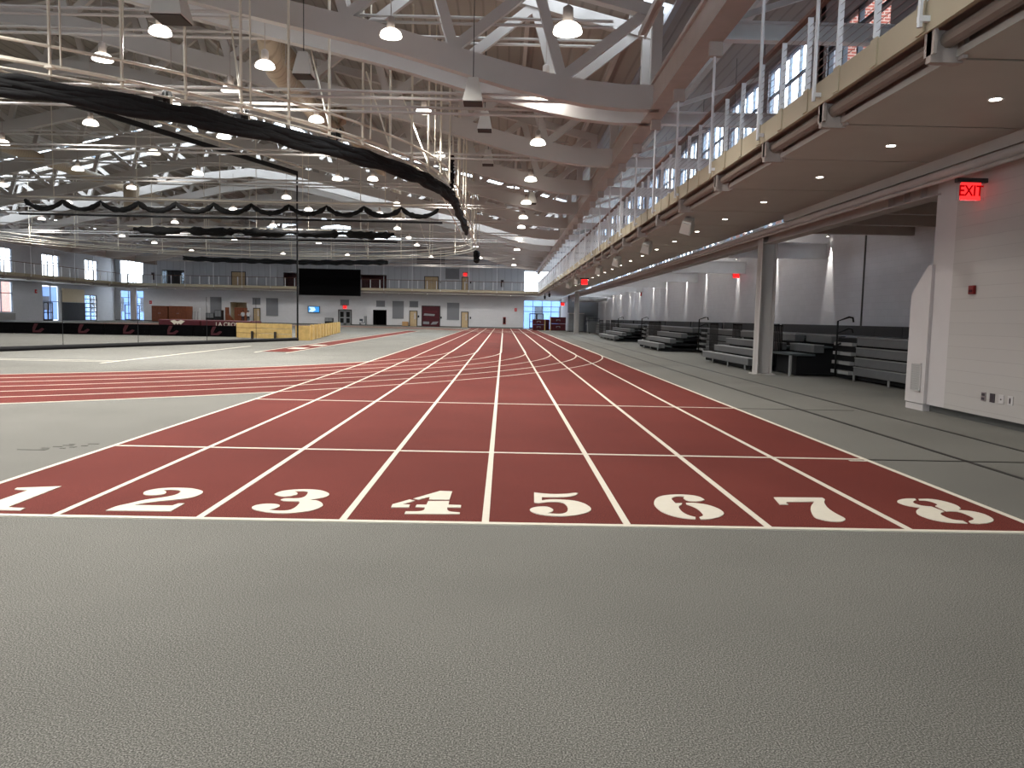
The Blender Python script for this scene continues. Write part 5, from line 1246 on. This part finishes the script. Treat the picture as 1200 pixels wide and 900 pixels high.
# ------------------------------------------------------------------ two small people far off by the storeroom
def person(x, y, face, label, lean):
    bm_ = bpy.data.meshes.new('person')
    f = face
    J = {'pelvis': (0, 0, .93), 'chest': (0, lean * .6, 1.28), 'neck': (0, lean, 1.48), 'head': (0, lean + .02 * f, 1.60), 'crown': (0, lean + .02 * f, 1.72)}
    V = []; R = []; E = []
    def v(p, r): V.append((p[0] + 0, p[1], p[2])); R.append(r); return len(V) - 1
    pe = v(J['pelvis'], .15); chs = v(J['chest'], .17); nk = v(J['neck'], .06); hd = v(J['head'], .095); cr = v(J['crown'], .07)
    E += [(pe, chs), (chs, nk), (nk, hd), (hd, cr)]
    for s in (-1, 1):
        sh = v((s * .19, lean * .8, 1.40), .07); el = v((s * .25, lean * .5 - .05 * f, 1.12), .045); wr = v((s * .2, lean + .18 * -f, .98), .035); hn = v((s * .18, lean + .26 * -f, .97), .03)
        E += [(chs, sh), (sh, el), (el, wr), (wr, hn)]
        hp = v((s * .1, 0, .88), .11); kn = v((s * .11, -.02, .48), .075); an = v((s * .11, .02, .09), .05); to = v((s * .12, .02 + .18 * -f, .05), .04)
        E += [(pe, hp), (hp, kn), (kn, an), (an, to)]
    bm_.from_pydata(V, E, [])
    o = bpy.data.objects.new('person', bm_); COL.objects.link(o); o.location = (x, y, 0)
    sk = o.modifiers.new('skin', 'SKIN')
    for i, d in enumerate(bm_.skin_vertices[0].data):
        d.radius = (R[i], R[i]); d.use_root = (i == 0)
    o.modifiers.new('smooth', 'SUBSURF').levels = 2
    bm_.materials.append(M['skin'])
    dg = bpy.context.evaluated_depsgraph_get()
    me = bpy.data.meshes.new_from_object(o.evaluated_get(dg))
    o.modifiers.clear(); o.data = me
    me.materials.clear()
    for n in ('skin', 'shirt', 'trouser'): me.materials.append(M[n])
    for q in me.polygons:
        c = q.center; q.use_smooth = True
        q.material_index = 2 if c.z < .95 and abs(c.x) < .24 and not (c.z > .9 and abs(c.y) > .15) else (1 if .95 <= c.z < 1.46 and not (c.z < 1.06 and abs(c.x) > .15) else 0)
    tag(o, label, 'person')
    h = MB().lathe([(0, 1.76), (.07, 1.745), (.105, 1.69), (.112, 1.63), (.10, 1.575), (.0, 1.57)], (x, y + lean + .05 * f, 0), 14)
    hh = h.build('hair', M['hair'], o, True)
    for s in (-1, 1):
        MB().lathe([(0, -.012), (.012, 0), (0, .012)], (x + s * .035, y + lean - .085 * f, 1.64), 8, 'Y').build('eye', M['hair'], o)
    MB().prism([(x - .012, 1.60), (x + .012, 1.60), (x, 1.65)], 'Y', y + lean - .115 * f, y + lean - .08 * f).build('nose', M['skin'], o)
person(-35.2, 104.6, 1, 'person in pale shirt standing by the far cabinet, facing the hall', -.05)
person(-34.4, 104.3, -1, 'person with dark hair and pale shirt, back turned, near the plain oak door', .08)

# ------------------------------------------------------------------ outside: brick neighbour seen through the windows
nb = thing('brick_building', 'red brick building seen outside through the right walkway windows', 'building', (18, 20, -.35))
MB().box(15.0, 20, 2, 60, -.35, 13).build('brick_wall', M['brick'], nb)
for y in (6, 14, 30, 38, 46): MB().box(14.95, 15.0, y, y + 1.6, 6, 8.4).build('window_pane', M['alu'], nb)
MB().box(14.85, 20.1, 1.9, 60.1, 13, 13.3).build('coping', M['white_smooth'], nb)
nb = thing('brick_building', 'pink brick building outside beyond the left windows', 'building', (-75, 90, -.35))
MB().box(-85, -75, 60, 125, -.35, 6.2).build('brick_wall', M['brick'], nb)
for y in (64, 72, 80, 88, 96, 104): MB().box(-75, -74.95, y, y + 2, 2, 4.2).build('window_pane', M['alu'], nb)
MB().box(-85.1, -74.8, 59.9, 125.1, 6.2, 6.5).build('coping', M['white_smooth'], nb)

for x0, x1, lab in ((-80, -45, 'blue-grey building outside beyond the far left glazed doors'), (-4, 22, 'blue-grey building outside beyond the far right glazed doors')):
    nb = thing('low_building', lab, 'building', ((x0 + x1) / 2, 128, -.35))
    MB().box(x0, x1, 126, 134, -.35, 4.9).build('wall_face', M['bluewall'], nb); MB().box(x0 - .2, x1 + .2, 125.8, 134.2, 4.9, 5.1).build('roof_edge', M['white_smooth'], nb)
    for k in range(int((x1 - x0) / 4)): MB().box(x0 + 1 + 4 * k, x0 + 2.4 + 4 * k, 125.95, 126, 1.2, 3.4).build('window_pane', M['alu'], nb)

# ------------------------------------------------------------------ daylight, camera, view
w = bpy.data.worlds.new('overcast_sky'); S.world = w; w.use_nodes = True
bg = w.node_tree.nodes['Background']
bg.inputs['Color'].default_value = (.80, .90, 1.0, 1); bg.inputs['Strength'].default_value = 5.2
RHO, F = .0205, 901.0
PSI, TH = .012497, .0864485
cam = bpy.data.cameras.new('camera'); co = bpy.data.objects.new('camera', cam); COL.objects.link(co)
cam.sensor_width = 36; cam.lens = F / 1200 * 36; cam.clip_start = .05; cam.clip_end = 500
R3 = Matrix.Rotation(-PSI, 3, 'Z') @ Matrix.Rotation(PI / 2 - TH, 3, 'X') @ Matrix.Rotation(RHO, 3, 'Z')
co.matrix_world = Matrix.Translation((0, 0, 1.54)) @ R3.to_4x4()
S.camera = co
S.view_settings.view_transform = 'Standard'; S.view_settings.look = 'None'
S.view_settings.gamma = 1; S.view_settings.exposure = 0.53; S.view_settings.use_curve_mapping = False
S.cycles.use_denoising = True
S.cycles.max_bounces = 8; S.cycles.diffuse_bounces = 4; S.cycles.transparent_max_bounces = 12
S.cycles.sample_clamp_indirect = 6
